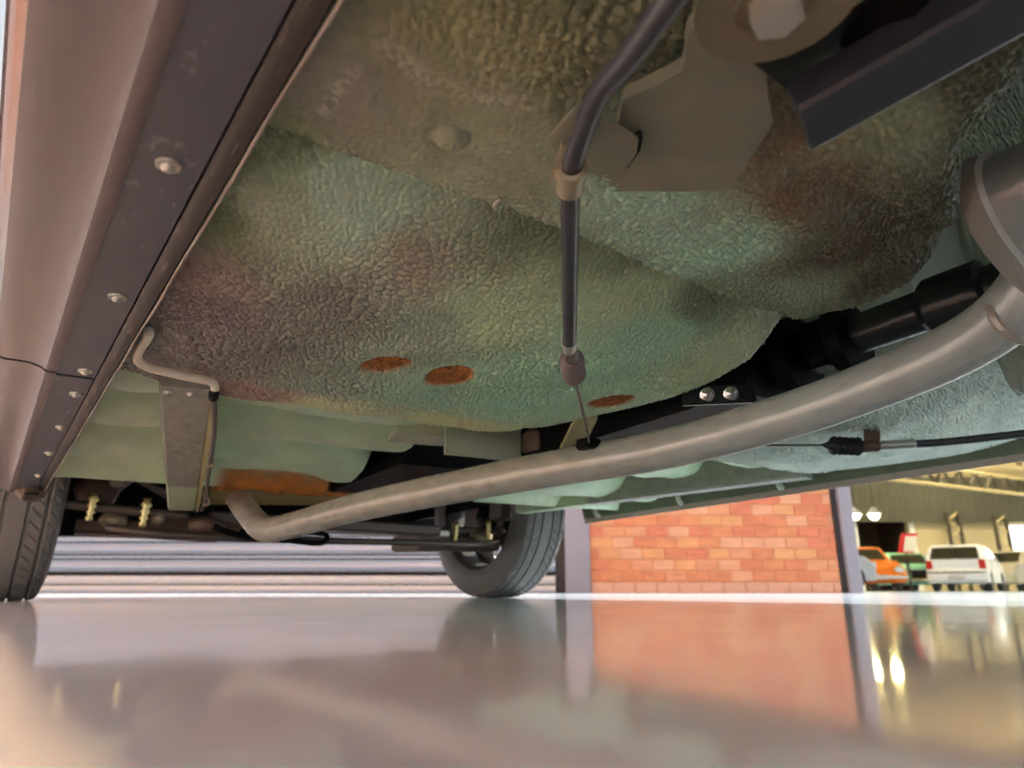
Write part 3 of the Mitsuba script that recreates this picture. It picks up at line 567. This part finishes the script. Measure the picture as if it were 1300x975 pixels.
# ---------------------------------------------------------------- underbody fittings
# chassis leg, angled inwards to the front
def beam(a, b, w, z0, z1, zb=None):
    a, b = np.array(a, float), np.array(b, float); d = (b - a) / np.linalg.norm(b - a); n = np.array([d[1], -d[0]]) * w / 2
    pts = []
    for p, zz in ((a, z0), (b, z0 if zb is None else zb)):
        for s in (-1, 1):
            for z, ins in ((zz, 0.86), (zz + 0.006, 1.0), (z1, 1.0)): pts.append([*(p + s * n * ins), z])
    return hull(pts)
part('chassis_leg', beam((0.143, 0.775), (0.330, 1.66), 0.056, 0.243, 0.31, 0.219), 'm_rail', False, 'grey-green chassis leg with wrinkled underseal, angled to the front')
part('chassis_leg__flange', beam((0.173, 0.780), (0.360, 1.65), 0.007, 0.239, 0.31, 0.215), 'm_rail_edge', False, 'tan edge flange of the chassis leg')
part('chassis_leg', beam((1.422, 0.83), (1.232, 1.62), 0.056, 0.244, 0.32), 'm_rail', False)
for x, y in ((0.130, 0.800), (0.152, 0.795)):
    part('rivet', lathe([(0.0001, -0.004), (0.004, -0.0034), (0.0055, 0.0)], [x, y, 0.2428], [x, y, 1.2], 18), 'm_screw', 40, 'bright rivet head at the near end of the chassis leg')
# brake line: white hose, black fitting, steel pipe
part('brake_hose', tube([(0.078, 0.612, 0.240), (0.0785, 0.660, 0.237), (0.083, 0.684, 0.236), (0.092, 0.697, 0.236), (0.113, 0.706, 0.236), (0.143, 0.713, 0.236), (0.157, 0.719, 0.235), (0.160, 0.724, 0.230)], 0.0043, 16), 'm_hose_white', True, 'cream white brake hose bent around the end of the chassis leg')
part('brake_hose__fitting', lathe([(0.0036, 0), (0.0036, 0.012), (0.0052, 0.013), (0.0052, 0.026), (0.003, 0.028)], [0.159, 0.722, 0.231], [0.172, 0.78, 0.226], 16), 'm_black', 40, 'black fitting at the end of the white hose')
part('brake_pipe', tube([(0.164, 0.745, 0.228), (0.192, 0.850, 0.224), (0.236, 1.04, 0.221), (0.285, 1.26, 0.217), (0.330, 1.46, 0.214), (0.356, 1.59, 0.213)], 0.0033, 10), 'm_steel_dark', True, 'thin steel brake pipe beside the chassis leg')
part('brake_pipe__clip', tube([(0.232, 1.07, 0.236), (0.244, 1.07, 0.226), (0.247, 1.07, 0.217), (0.238, 1.07, 0.215)], 0.003, 8), 'm_zinc', True)
part('brake_pipe__clip', tube([(0.318, 1.46, 0.230), (0.334, 1.46, 0.220), (0.338, 1.46, 0.211), (0.328, 1.46, 0.208)], 0.003, 8), 'm_zinc', True)

# mounting plate of the trailing arm
pl = Polygon([(0.165, 0.06), (0.186, 0.136), (0.200, 0.150), (0.197, 0.182), (0.216, 0.205), (0.225, 0.262), (0.252, 0.262), (0.262, 0.246), (0.284, 0.214), (0.294, 0.197), (0.262, 0.149), (0.243, 0.139), (0.225, 0.128), (0.215, 0.06)])
pm = prism(pl.buffer(-0.004).buffer(0.004), 0.229, 0.236); pm = pm.subdivide_to_size(0.012); pm.vertices[:, 2] += 0.020 * ss(0.15, 0.27, pm.vertices[:, 1] - 0.35 * (pm.vertices[:, 0] - 0.22))
part('mounting_plate', pm, 'm_plate_green', 30, 'flat grey-green steel plate bolted over the floor beside the cable')
fl = Polygon([(0.176, 0.190), (0.204, 0.190), (0.216, 0.191), (0.223, 0.199), (0.229, 0.214), (0.222, 0.222), (0.200, 0.226), (0.180, 0.215)]).buffer(-0.003).buffer(0.003)
part('mounting_plate__flap', prism(fl, 0.2265, 0.2285), 'm_plate_green', False, 'thin tongue of the plate with a dark slit at its rounded end')
part('mounting_plate__slit', prism(fl.buffer(0.0022).intersection(sbox(0.214, 0.15, 0.3, 0.3)), 0.2287, 0.2300), 'm_black', False)
part('sealer_drip', tube([(0.2065, 0.2900, 0.2425), (0.2065, 0.2955, 0.2420), (0.2110, 0.3010, 0.2425)], [0.0012, 0.0018, 0.0012], 8), 'm_screw', True, 'small pale drip of sealer on the crossmember lip')
# end bracket with a hex bolt
ed = prism(Point(0.178, 0.095).buffer(0.0262, 24).union(sbox(0.155, 0.05, 0.200, 0.095)), 0.2045, 0.2085)
part('arm_bracket', ed, 'm_bracket', 30, 'rounded olive bracket around the bolt head')
part('arm_bracket', prism(Point(0.178, 0.094).buffer(0.022, 20), 0.2085, 0.245), 'm_black', 30, 'black rubber bush behind the bolt')
hexp = Polygon([(0.0078 * math.cos(math.pi / 3 * i + 0.3), 0.0078 * math.sin(math.pi / 3 * i + 0.3)) for i in range(6)])
bt = prism(affinity.translate(affinity.scale(hexp, 1.1, 1.1), 0.1765, 0.0945), 0.1965, 0.2045)
kb = part('bolt', bt, 'm_bolt', False, 'large bright hex bolt head above the cable')
obj(kb + '__washer', B(lathe([(0.0125, 0.0), (0.0125, 0.0022), (0.004, 0.0022)], [0.1765, 0.0945, 0.2025], [0.1765, 0.0945, 1.2], 28)), 'm_zinc', 40)
# black trailing arm: a pressed channel
a0, a1 = np.array([0.232, 0.1205, 0.2000]), np.array([0.290, -0.017, 0.2400])
ad = (a1 - a0) / np.linalg.norm(a1 - a0); av = np.array([1.0, 0.0, 0.0]); av -= ad * (av @ ad); av /= np.linalg.norm(av); an = np.cross(ad, av)
wd, tk = 0.0150, 0.0065
prof = [(-wd, -tk), (-wd + 0.002, -tk - 0.0015), *[(wd - 0.005 + 0.005 * math.sin(a), -tk + 0.0035 - 0.005 * math.cos(a)) for a in np.linspace(0, math.pi / 2, 7)], (wd, tk), (-wd, tk)]
ring = np.array([[c + av * p + an * q for p, q in prof] for c in (a0, a0 + ad * 0.03, a1)])
am = hull(ring.reshape(-1, 3))
part('trailing_arm', am, 'm_arm', 32, 'glossy black trailing arm crossing the top right corner')
part('trailing_arm__bush', lathe([(0.0001, 0), (0.017, 0.0), (0.021, 0.005), (0.021, 0.03), (0.017, 0.036), (0.0001, 0.036)], [0.222, 0.085, 0.222], [0.245, 0.085, 0.27], 32), 'm_black', 40, 'black rubber bush at the end of the trailing arm')
part('trailing_arm__mount', hull([[0.200, 0.120, 0.212], [0.236, 0.124, 0.216], [0.250, 0.085, 0.224], [0.188, 0.06, 0.218], [0.272, 0.02, 0.24], [0.20, 0.0, 0.236], [0.258, 0.125, 0.26], [0.195, 0.125, 0.26], [0.285, 0.06, 0.28]]), 'm_black', False, 'black mount behind the arm')

# handbrake cable
ck = CAR + '__handbrake_cable'; tag(ck, 'black handbrake cable hanging in the middle of the floor'); tag(ck + '_001', 'handbrake cable on the far side, with a bellows boot')
part(ck + '__sheath', tube([(0.137, 0.070, 0.193), (0.139, 0.104, 0.195), (0.149, 0.133, 0.198), (0.157, 0.155, 0.203), (0.174, 0.187, 0.206), (0.184, 0.204, 0.2045), (0.194, 0.216, 0.203), (0.24, 0.269, 0.199), (0.285, 0.321, 0.191), (0.304, 0.343, 0.1885)], 0.0047, 24, 120), 'm_sheath', True, 'black handbrake cable sheath hanging below the floor')
def along(p, q, t): p, q = np.array(p), np.array(q); return p + (q - p) * t
part(ck + '__bracket', lathe([(0.0052, 0.0), (0.0075, 0.0005), (0.0078, 0.004), (0.0066, 0.007), (0.0066, 0.016), (0.0050, 0.0165)], [0.1815, 0.2005, 0.2045], [0.197, 0.2205, 0.2018], 24), 'm_zinc', 40, 'rough grey-tan metal collar holding the cable')
part(ck + '__bracket__tab', hull([[0.172, 0.196, 0.209], [0.181, 0.193, 0.209], [0.176, 0.210, 0.200], [0.186, 0.206, 0.200], [0.172, 0.196, 0.211], [0.181, 0.193, 0.211], [0.178, 0.210, 0.203], [0.187, 0.206, 0.203], [0.20, 0.20, 0.236], [0.19, 0.19, 0.236]]), 'm_zinc', False)
part(ck + '__ferrule', lathe([(0.0050, 0), (0.0056, 0.001), (0.0056, 0.008), (0.0051, 0.009), (0.0052, 0.016)], [0.301, 0.340, 0.189], [0.325, 0.367, 0.188], 24), 'm_alu', 40, 'bright aluminium ferrule on the cable')
bp, bq = np.array([0.310, 0.350, 0.1886]), np.array([0.362, 0.403, 0.185])
pr_ = [(0.0050, 0.0), (0.0054, 0.004)]
pr_ += [(0.0056, 0.006), (0.0058, 0.018), (0.0070, 0.0195)]
for i in range(5): pr_ += [(0.0068, 0.021 + i * 0.0076), (0.0096, 0.0245 + i * 0.0076), (0.0068, 0.0283 + i * 0.0076)]
pr_ += [(0.0062, 0.061), (0.0040, 0.066), (0.0015, 0.069)]
part(ck + '__boot', lathe(pr_, bp, bq, 28), 'm_boot', 25, 'ribbed rubber boot at the end of the cable sheath')
part(ck + '__wire', tube([(0.356, 0.397, 0.1855), (0.45, 0.490, 0.190), (0.605, 0.650, 0.206)], 0.0013, 8), 'm_steel_dark', True, 'bare steel wire below the boot')
c2 = CAR + '__handbrake_cable_001'
part(c2 + '__sheath', tube([(1.060, 0.458, 0.214), (1.085, 0.430, 0.213), (1.12, 0.380, 0.214), (1.17, 0.30, 0.216), (1.22, 0.20, 0.219)], 0.0058, 20, 60), 'm_sheath', True, 'black sheath of the far handbrake cable')
part(c2 + '__ferrule', lathe([(0.0068, 0), (0.0072, 0.002), (0.0072, 0.046), (0.0060, 0.048)], [1.036, 0.487, 0.2145], [1.065, 0.452, 0.2138], 24), 'm_alu', 40, 'bright ferrule of the far cable')
part(c2 + '__bracket', lathe([(0.0085, 0), (0.0090, 0.002), (0.0090, 0.030), (0.0085, 0.032)], [1.014, 0.512, 0.2150], [1.040, 0.481, 0.2145], 24), 'm_brown', 40, 'brown collar on the far cable')
part(c2 + '__bracket__tab', hull([[1.020, 0.50, 0.222], [1.036, 0.485, 0.222], [1.024, 0.498, 0.258], [1.040, 0.482, 0.258], [1.023, 0.503, 0.222], [1.039, 0.488, 0.222]]), 'm_brown', False)
pr_ = []
for i in range(5): pr_ += [(0.0068, 0.0 + i * 0.0105), (0.0138, 0.0048 + i * 0.0105), (0.0070, 0.0096 + i * 0.0105)]
pr_ += [(0.0066, 0.0545), (0.0036, 0.062), (0.0012, 0.070)]
part(c2 + '__boot', lathe(pr_, [1.018, 0.507, 0.215], [0.955, 0.530, 0.2155], 28), 'm_rubber', 25, 'black bellows boot of the far handbrake cable')
part(c2 + '__wire', tube([(0.960, 0.5285, 0.2155), (0.86, 0.563, 0.212), (0.62, 0.650, 0.207)], 0.0017, 8), 'm_steel_dark', True, 'bare wire of the far cable')
part('cable_yoke', cat_([bx(0.596, 0.624, 0.645, 0.668, 0.199, 0.213, 0.003), tube([(0.61, 0.665, 0.206), (0.70, 0.80, 0.232)], 0.005, 10)]), 'm_black', False, 'small black yoke joining both handbrake wires')

# exhaust
epts = [(0.640, 0.150, 0.262), (0.657, 0.190, 0.2325), (0.670, 0.224, 0.2235), (0.678, 0.299, 0.211), (0.675, 0.381, 0.200), (0.667, 0.465, 0.193), (0.655, 0.559, 0.188), (0.632, 0.661, 0.1865), (0.603, 0.759, 0.1855), (0.573, 0.874, 0.183), (0.535, 1.056, 0.180), (0.500, 1.236, 0.173), (0.460, 1.405, 0.161), (0.448, 1.448, 0.163), (0.440, 1.490, 0.182), (0.424, 1.566, 0.235), (0.415, 1.62, 0.29)]
part('exhaust_pipe', tube(epts, 0.0250, 36, 220), 'm_pipe', True, 'silver exhaust pipe running forward under the floor')
part('exhaust_pipe__weld', lathe([(0.0252, 0), (0.0268, 0.002), (0.0268, 0.005), (0.0252, 0.007)], [0.6515, 0.178, 0.230], [0.665, 0.208, 0.2262], 36), 'm_rim_seam', 40)
def oval(c, rx, rz, y, n=48):
    a = np.linspace(0, 2 * np.pi, n, endpoint=False); return np.stack([c[0] + rx * np.cos(a), np.full(n, y), c[1] + rz * np.sin(a)], 1)
mc = (0.634, 0.287)
def muff(rings): 
    m = grid_mesh(np.array([oval(mc, rx, rz, y) for rx, rz, y in rings]), close_v=True); m.fix_normals(); return m
part('muffler', muff([(0.110, 0.045, -0.45), (0.116, 0.049, -0.44), (0.117, 0.050, 0.150), (0.112, 0.046, 0.160)]), 'm_muffler', 40, 'oval silver muffler at the right edge')
part('muffler__end_seam', muff([(0.1172, 0.0502, 0.145), (0.1215, 0.0550, 0.148), (0.1225, 0.0560, 0.158), (0.1200, 0.0535, 0.163), (0.108, 0.042, 0.165), (0.105, 0.039, 0.157), (0.06, 0.025, 0.160), (0.001, 0.001, 0.162)]), 'm_rim_seam', 40, 'rolled front seam of the muffler')

# propeller shaft, gearbox, mounts
part('propeller_shaft', tube([(0.780, 0.19, 0.308), (0.781, 0.41, 0.300)], 0.0235, 28, 6), 'm_black_gloss', 40, 'glossy black propeller shaft in the tunnel')
part('propeller_shaft__collar', lathe([(0.0235, 0), (0.033, 0.004), (0.033, 0.055), (0.030, 0.06), (0.0235, 0.066)], [0.780, 0.232, 0.306], [0.781, 0.335, 0.303], 32), 'm_black_gloss', 40)
part('propeller_shaft__joint', cat_([lathe([(0.0235, 0), (0.046, 0.004), (0.046, 0.022), (0.030, 0.026)], [0.781, 0.372, 0.301], [0.779, 0.47, 0.297], 32), bx(0.755, 0.803, 0.395, 0.44, 0.27, 0.33, 0.01), lathe([(0.02, 0), (0.05, 0.004), (0.05, 0.024), (0.03, 0.03)], [0.779, 0.438, 0.298], [0.777, 0.53, 0.295], 32)]), 'm_black', 40, 'black joint at the front of the propeller shaft')
part('gearbox', hull([[0.70, 0.48, 0.245], [0.85, 0.48, 0.245], [0.69, 0.50, 0.33], [0.86, 0.50, 0.33], [0.67, 0.95, 0.225], [0.89, 0.95, 0.225], [0.66, 0.95, 0.38], [0.90, 0.95, 0.38], [0.72, 0.47, 0.30], [0.83, 0.47, 0.30]]), 'm_black', False, 'dark gearbox casing in the tunnel')
hq = [np.array(p) for p in ((0.628, 0.512), (0.694, 0.458))]; hn = np.array([-0.8, -0.6])
hp = B(hull([[*(q + hn * (0.004 * k - 0.006 * t)), 0.226 + 0.024 * t] for q in hq for k in (0, 1) for t in (0, 1)]))
kk = obj(CAR + '__exhaust_hanger', hp, 'm_black_gloss', False, 'black exhaust hanger plate with chromed nuts above the pipe')
for t in (0.34, 0.66):
    q = hq[0] + (hq[1] - hq[0]) * t + hn * 0.003
    obj(kk + '__nut', B(lathe([(0.0085, 0.0), (0.0085, 0.0015), (0.0055, 0.002), (0.005, 0.006), (0.0001, 0.007)], [*q, 0.238], [q[0] - 0.8, q[1] - 0.6, 0.0], 16)), 'm_chrome', 40)
part('gearbox_crossmember', cat_([hull([[0.470, 0.93, 0.262], [0.64, 0.87, 0.252], [0.66, 0.93, 0.252], [0.49, 1.0, 0.262], [0.470, 0.93, 0.272], [0.66, 0.86, 0.300], [0.68, 0.93, 0.300], [0.49, 1.0, 0.272]]), bx(0.52, 0.66, 0.868, 0.872, 0.222, 0.29)]), 'm_mint_grey', False, 'pale pressed steel gearbox crossmember behind the pipe')
part('gearbox_crossmember__rubber', lathe([(0.0001, 0), (0.022, 0), (0.026, 0.006), (0.026, 0.03), (0.02, 0.036)], [0.688, 0.86, 0.238], [0.688, 0.86, 1], 28), 'm_brown', 40, 'dark rubber mount beside the crossmember')
part('tunnel_brace', hull([[0.60, 0.665, 0.245], [0.636, 0.665, 0.245], [0.66, 0.775, 0.218], [0.70, 0.775, 0.218], [0.60, 0.665, 0.252], [0.636, 0.665, 0.252], [0.66, 0.775, 0.226], [0.70, 0.775, 0.226]]), 'm_rail_edge', False, 'tan brace strip across the tunnel edge')

# engine, crossmember and front suspension
part('front_crossmember', hull([[0.36, 1.55, 0.255], [0.80, 1.55, 0.265], [0.36, 1.72, 0.262], [0.80, 1.72, 0.270], [0.36, 1.57, 0.235], [0.78, 1.57, 0.250], [0.36, 1.64, 0.231], [0.78, 1.64, 0.248], [0.36, 1.55, 0.30], [0.80, 1.55, 0.30], [0.36, 1.72, 0.30], [0.80, 1.72, 0.30]]), 'm_gold', False, 'tan front crossmember below the engine bay')
part('oil_sump', hull([[0.62, 1.20, 0.27], [0.92, 1.20, 0.27], [0.60, 1.50, 0.255], [0.94, 1.50, 0.255], [0.62, 1.52, 0.38], [0.92, 1.52, 0.38], [0.62, 1.1, 0.36], [0.92, 1.1, 0.36]]), 'm_black', False, 'dark oil sump')
part('engine_block', bx(0.56, 0.98, 1.25, 2.05, 0.37, 0.75, 0.03), 'm_black', False, 'dark engine block deep in the bay')

# ---------------------------------------------------------------- wheels
def tyre(cx, cy, R=0.288, w=0.168, fine=True):
    prof = []                                  # (offset across, radius)
    for t in np.linspace(0, 1, 14): prof.append((-w / 2 + 0.010 * (1 - math.sin(math.pi * t)) * 0.8, 0.200 + (R - 0.018 - 0.200) * t))
    for t in np.linspace(0.1, 1, 6): prof.append((-w / 2 + 0.008 + 0.016 * (1 - math.cos(t * math.pi / 2)), R - 0.018 + 0.017 * math.sin(t * math.pi / 2)))
    half = w / 2 - 0.024
    tread = np.linspace(-half, half, 70)[1:-1]
    pr = prof + [(x, R) for x in tread] + [(-a, r) for a, r in prof[::-1]]
    pr = np.array(pr); nth = 900 if fine else 220
    th = np.linspace(0, 2 * np.pi, nth, endpoint=False)
    A, Rr = np.meshgrid(pr[:, 0], th, indexing='ij')[0], np.meshgrid(pr[:, 1], th, indexing='ij')[0]
    TH = np.meshgrid(pr[:, 0], th, indexing='ij')[1]
    on = (np.abs(A) < half + 0.012)
    g = np.zeros_like(A)
    for c in (-0.052, -0.020, 0.020, 0.052): g = np.maximum(g, 1 - ss(0.0016, 0.0034, np.abs(A - c)))
    ph = (TH * 66 / (2 * np.pi) + A * 38 * np.sign(A)) % 1
    band = ss(0.024, 0.028, np.abs(A)) * (1 - ss(0.046, 0.049, np.abs(A))) + ss(0.056, 0.060, np.abs(A)) * (1 - ss(0.074, 0.078, np.abs(A)))
    g = np.maximum(g, (1 - ss(0.05, 0.11, np.abs(ph - 0.5))) * band * 0.5)
    Rr = Rr - 0.006 * g * on - 0.0006 * (A / half) ** 2 * on
    P = np.stack([cx + A, cy + Rr * np.sin(TH), R + Rr * np.cos(TH)], -1)
    m = grid_mesh(P, close_v=True); m.fix_normals(); return m
def wheel(cx, cy, out, fine=True, lab=None):
    R = 0.288; k = name_of(CAR + '__wheel')
    if lab: tag(k, lab)
    obj(k + '__tyre', tyre(cx, cy, R, fine=fine), 'm_tyre', 30, 'black rubber tyre with circumferential grooves')
    c, o = [cx - out * 0.078, cy, R], [cx + out, cy, R]
    obj(k + '__rim', lathe([(0.202, 0.0), (0.208, 0.003), (0.204, 0.010), (0.190, 0.020), (0.182, 0.06), (0.182, 0.10), (0.195, 0.145), (0.202, 0.152)], c, o, 48), 'm_rim', 40, 'grey steel rim')
    disc_ = Point(0, 0).buffer(0.184, 24)
    for i in range(8):
        a = math.pi / 4 * i; disc_ = disc_.difference(affinity.translate(Point(0, 0).buffer(0.026), 0.145 * math.cos(a), 0.145 * math.sin(a)))
    dm = prism(disc_, 0.09, 0.098); v = np.array(dm.vertices)
    obj(k + '__disc', trimesh.Trimesh(np.stack([c[0] + out * v[:, 2], cy + v[:, 0], R + v[:, 1]], 1), dm.faces, process=False), 'm_rim', False)
    obj(k + '__hub', cat_([lathe([(0.001, 0.03), (0.115, 0.03), (0.118, 0.034), (0.118, 0.042), (0.06, 0.046), (0.055, 0.09)], c, o, 40), bx(c[0] + min(out * 0.0, out * 0.055), c[0] + max(out * 0.0, out * 0.055), cy - 0.135, cy - 0.07, R - 0.05, R + 0.06, 0.008)]), 'm_steel_dark', 40, 'brake disc and caliper inside the wheel')
WY = 1.95
wheel(0.035, WY, -1, True, 'front wheel at the left edge'); wheel(1.372, WY, 1, True, 'front wheel on the far side')
wheel(0.035, -0.52, -1, False); wheel(1.50, -0.52, 1, False)

def rod(name, pts, r, m, label=None): return obj(CAR + '__' + name, tube(pts, r, 14), m, True, label)
# left suspension: world coordinates
rod('tie_rod', [(0.06, 1.74, 0.200), (0.20, 1.74, 0.193), (0.36, 1.74, 0.186)], 0.010, 'm_steel_dark', 'steel tie rod behind the left front tyre')
rod('tie_rod', [(1.02, 1.92, 0.196), (1.16, 1.90, 0.205), (1.36, 1.88, 0.212)], 0.009, 'm_steel_dark', 'steel tie rod beside the far front wheel')
def fitting(x, y, z, s=1.0, lab=None):
    pr = [(0.001, -0.028), (0.006, -0.027), (0.0085, -0.020), (0.0050, -0.016), (0.0095, -0.009), (0.0055, -0.003), (0.0110, 0.004), (0.006, 0.011), (0.0120, 0.018), (0.007, 0.026), (0.008, 0.032), (0.001, 0.033)]
    obj(CAR + '__bleed_fitting', lathe([(r * s, h * s) for r, h in pr], [x, y, z], [x + 0.06, y, z + 1], 18), 'm_brass', True, 'shiny brass fitting by the tie rod')
def lump(name, ctr, size, m, label=None, sub=2, seed=1):
    s = trimesh.creation.icosphere(sub + 1, 1.0); v = np.array(s.vertices) * size
    v *= (1 + 0.25 * (meshkit.fbm(np.array(s.vertices) * 2 + seed, 3) - 0.5))[:, None]
    return obj(CAR + '__' + name, trimesh.Trimesh(v + ctr, s.faces, process=False), m, True, label)
def bar(name, a, b, w0, h0, w1, h1, m, label=None):
    pts = []
    a, b = np.array(a, float), np.array(b, float); d = (b - a) / np.linalg.norm(b - a); n = np.cross(d, [0, 0, 1.0]); n /= np.linalg.norm(n); u = np.cross(n, d)
    for p, w, h in ((a, w0, h0), (b, w1, h1)):
        for s in (-1, 1):
            for q in (-1, 1): pts += [p + n * s * w * 0.5 + u * q * h * 0.32, p + n * s * w * 0.34 + u * q * h * 0.5]
    return obj(CAR + '__' + name, hull(pts), m, False, label)
bar('control_arm', (0.16, 1.93, 0.166), (0.47, 1.90, 0.165), 0.10, 0.034, 0.16, 0.045, 'm_brown', 'brown lower control arm behind the left front tyre')
bar('control_arm', (1.36, 1.95, 0.170), (1.02, 1.92, 0.160), 0.08, 0.045, 0.16, 0.05, 'm_brown', 'brown lower control arm of the far wheel')
lump('ball_joint', (0.225, 1.84, 0.178), (0.030, 0.03, 0.022), 'm_zinc', 'rusty ball joint on the left control arm', seed=3)
lump('ball_joint', (1.275, 1.88, 0.182), (0.035, 0.03, 0.026), 'm_zinc', 'rusty ball joint by the far wheel', seed=5)
lump('steering_knuckle', (0.185, 1.87, 0.245), (0.045, 0.05, 0.050), 'm_brown', 'brown steering knuckle', seed=7)
lump('steering_knuckle', (1.335, 1.92, 0.25), (0.05, 0.05, 0.06), 'm_black', seed=8)
lump('grease_cap', (0.215, 1.80, 0.257), (0.016, 0.016, 0.012), 'm_mint_grey', 'pale cap on the knuckle', 1, seed=9)
fitting(0.165, 1.72, 0.190, 1.0); fitting(0.268, 1.72, 0.184, 1.05)
fitting(1.160, 1.86, 0.196, 1.0); fitting(1.275, 1.85, 0.205, 1.05)
rt = np.linspace(0.36, 0.66, 40); rr_ = 0.004 + 0.014 * meshkit.fbm(np.stack([rt * 30, 0 * rt, 0 * rt], 1), 3, 9)
part('rust_flake', tube(np.stack([rt, 1.535 + 0.006 * np.sin(rt * 50), 0.262 + 0.008 * (meshkit.fbm(np.stack([rt * 22, 0 * rt + 4, 0 * rt], 1), 3, 2) - 0.5)], 1), rr_, 10, smooth_path=False), 'm_rust', True, 'flaking orange rust along the front edge of the floor')
part('front_valance', cat_([hull([[0.02, 2.38, 0.222], [0.56, 2.44, 0.218], [0.02, 2.38, 0.52], [0.56, 2.44, 0.52], [0.02, 2.36, 0.222], [0.56, 2.42, 0.218], [0.02, 2.36, 0.52], [0.56, 2.42, 0.52]]), hull([[0.56, 2.42, 0.218], [0.60, 2.42, 0.27], [1.52, 2.40, 0.285], [1.52, 2.40, 0.52], [0.56, 2.42, 0.52], [0.56, 2.44, 0.218], [0.60, 2.44, 0.27], [1.52, 2.42, 0.285], [1.52, 2.42, 0.52], [0.56, 2.44, 0.52]])]), 'm_black', False, 'black front valance behind the wheels')
rod('brake_line', [(0.24, 1.72, 0.262), (0.31, 1.76, 0.235), (0.345, 1.79, 0.222)], 0.009, 'm_steel_dark', 'blue-grey flexible line beside the left tie rod')
rod('stabiliser_bar', [(0.20, 1.73, 0.152), (0.33, 1.70, 0.140), (0.50, 1.70, 0.140), (0.70, 1.72, 0.143), (0.95, 1.74, 0.150), (1.20, 1.78, 0.158), (1.30, 1.84, 0.172)], 0.0085, 'm_steel_dark', 'dark anti-roll bar across the front')
rod('hose', [(0.40, 1.66, 0.160), (0.50, 1.66, 0.138), (0.60, 1.68, 0.136), (0.68, 1.70, 0.141), (0.69, 1.72, 0.154), (0.62, 1.72, 0.160), (0.48, 1.70, 0.158)], 0.0065, 'm_black', 'black hose loop below the crossmember')
bar('subframe_rail', (0.55, 1.82, 0.176), (1.12, 1.86, 0.188), 0.05, 0.020, 0.05, 0.022, 'm_alu', 'pale subframe rail behind the exhaust pipe')
bar('subframe_rail', (0.30, 1.86, 0.178), (0.60, 1.86, 0.176), 0.07, 0.05, 0.06, 0.035, 'm_brown', 'brown subframe rail by the left wheel')
bar('steering_rack', (0.42, 1.78, 0.190), (1.06, 1.80, 0.190), 0.035, 0.030, 0.035, 0.030, 'm_steel_dark', 'dark steering rack between the front wheels')
lump('rack_joint', (0.40, 1.72, 0.165), (0.04, 0.03, 0.022), 'm_brown', seed=11)
lump('bolt_head', (0.30, 1.74, 0.178), (0.014, 0.014, 0.014), 'm_zinc', 'grey bolt head below the chassis leg', 1, seed=12)

# ---------------------------------------------------------------- outer body of the car overhead
def section(y):
    """outline of one cross-section, left half (x, z), from the sill up to the centre line"""
    hood, roof = 0.93, 1.34
    top = np.interp(y, [-1.75, -1.6, -0.9, -0.55, -0.1, 0.55, 0.8, 1.35, 2.3, 2.6, 2.68], [0.62, 0.90, 0.95, 1.26, roof, roof, 1.28, 0.96, 0.86, 0.74, 0.58])
    low = np.interp(y, [-1.75, -1.5, 2.4, 2.68], [0.42, 0.30, 0.30, 0.40])
    nar = np.interp(y, [-1.75, -1.4, 2.2, 2.68], [0.10, 0.0, 0.0, 0.10])
    belt = min(0.86, top - 0.05)
    glass = max(0.0, top - 0.93)
    xs = [-0.0365, -0.044, -0.058, -0.058, -0.040]; zs = [low, low + 0.10, 0.55 if low < 0.5 else low + 0.12, min(0.72, top - 0.12), belt]
    xs += [-0.040 + 0.48 * glass, 0.06 + 0.48 * glass, 0.40, XC]; zs += [top - 0.06 if glass > 0.05 else belt + 0.02, top - 0.012, top, top + 0.01]
    return np.array([[x + nar, z] for x, z in zip(xs, zs)])
st = np.r_[-1.75, -1.68, -1.6, -1.4, -1.1, -0.9, -0.7, -0.55, -0.3, -0.1, 0.2, 0.55, 0.8, 1.05, 1.35, 1.7, 2.0, 2.3, 2.5, 2.6, 2.68]
R = []
for y in st:
    s = section(y); full = np.vstack([s, np.stack([2 * XC - s[::-1, 0], s[::-1, 1]], 1)[1:]])
    R.append(np.stack([full[:, 0], np.full(len(full), y), full[:, 1]], 1))
P = np.array(R); g = grid_mesh(P, close_v=True); n = P.shape[1]
caps = []
for k in (0, len(st) - 1):
    f = np.array([[k * n, k * n + j, k * n + j + 1] for j in range(1, n - 1)]); caps.append(f if k == 0 else f[:, ::-1])
g = trimesh.Trimesh(g.vertices, np.vstack([g.faces] + caps), process=True); g.fix_normals()
def mani(m): return m3.Manifold(m3.Mesh(vert_properties=np.asarray(m.vertices, np.float32), tri_verts=np.asarray(m.faces, np.uint32)))
M = mani(g)
M = M - mani(bx(0.0, 2 * XC - 0.0, -1.5, 2.5, 0.0, 0.50))
for cx in (-0.1, 1.30):
    for cy in (WY, -0.52):
        c = m3.Manifold.cylinder(0.36, 0.335, 0.335, 48).rotate([0, 90, 0]).translate([cx, cy, 0.33]); M = M - c
part('body_shell', M, 'm_paint', 25, 'brown-mauve painted body of the car') if False else obj(CAR + '__body_shell', B(trimesh.Trimesh(M.to_mesh().vert_properties[:, :3], M.to_mesh().tri_verts, process=False)), 'm_paint', 25, 'brown-mauve painted body of the car')
# black inner wings and firewall that close the engine bay and wheel arches
for x in (0.24, 1.30): part('inner_wing', bx(x, x + 0.01, 1.62, 2.45, 0.30, 0.52), 'm_black', False, 'black inner wing')
part('firewall', bx(0.03, 1.52, 1.55, 1.565, 0.335, 0.52), 'm_black', False)
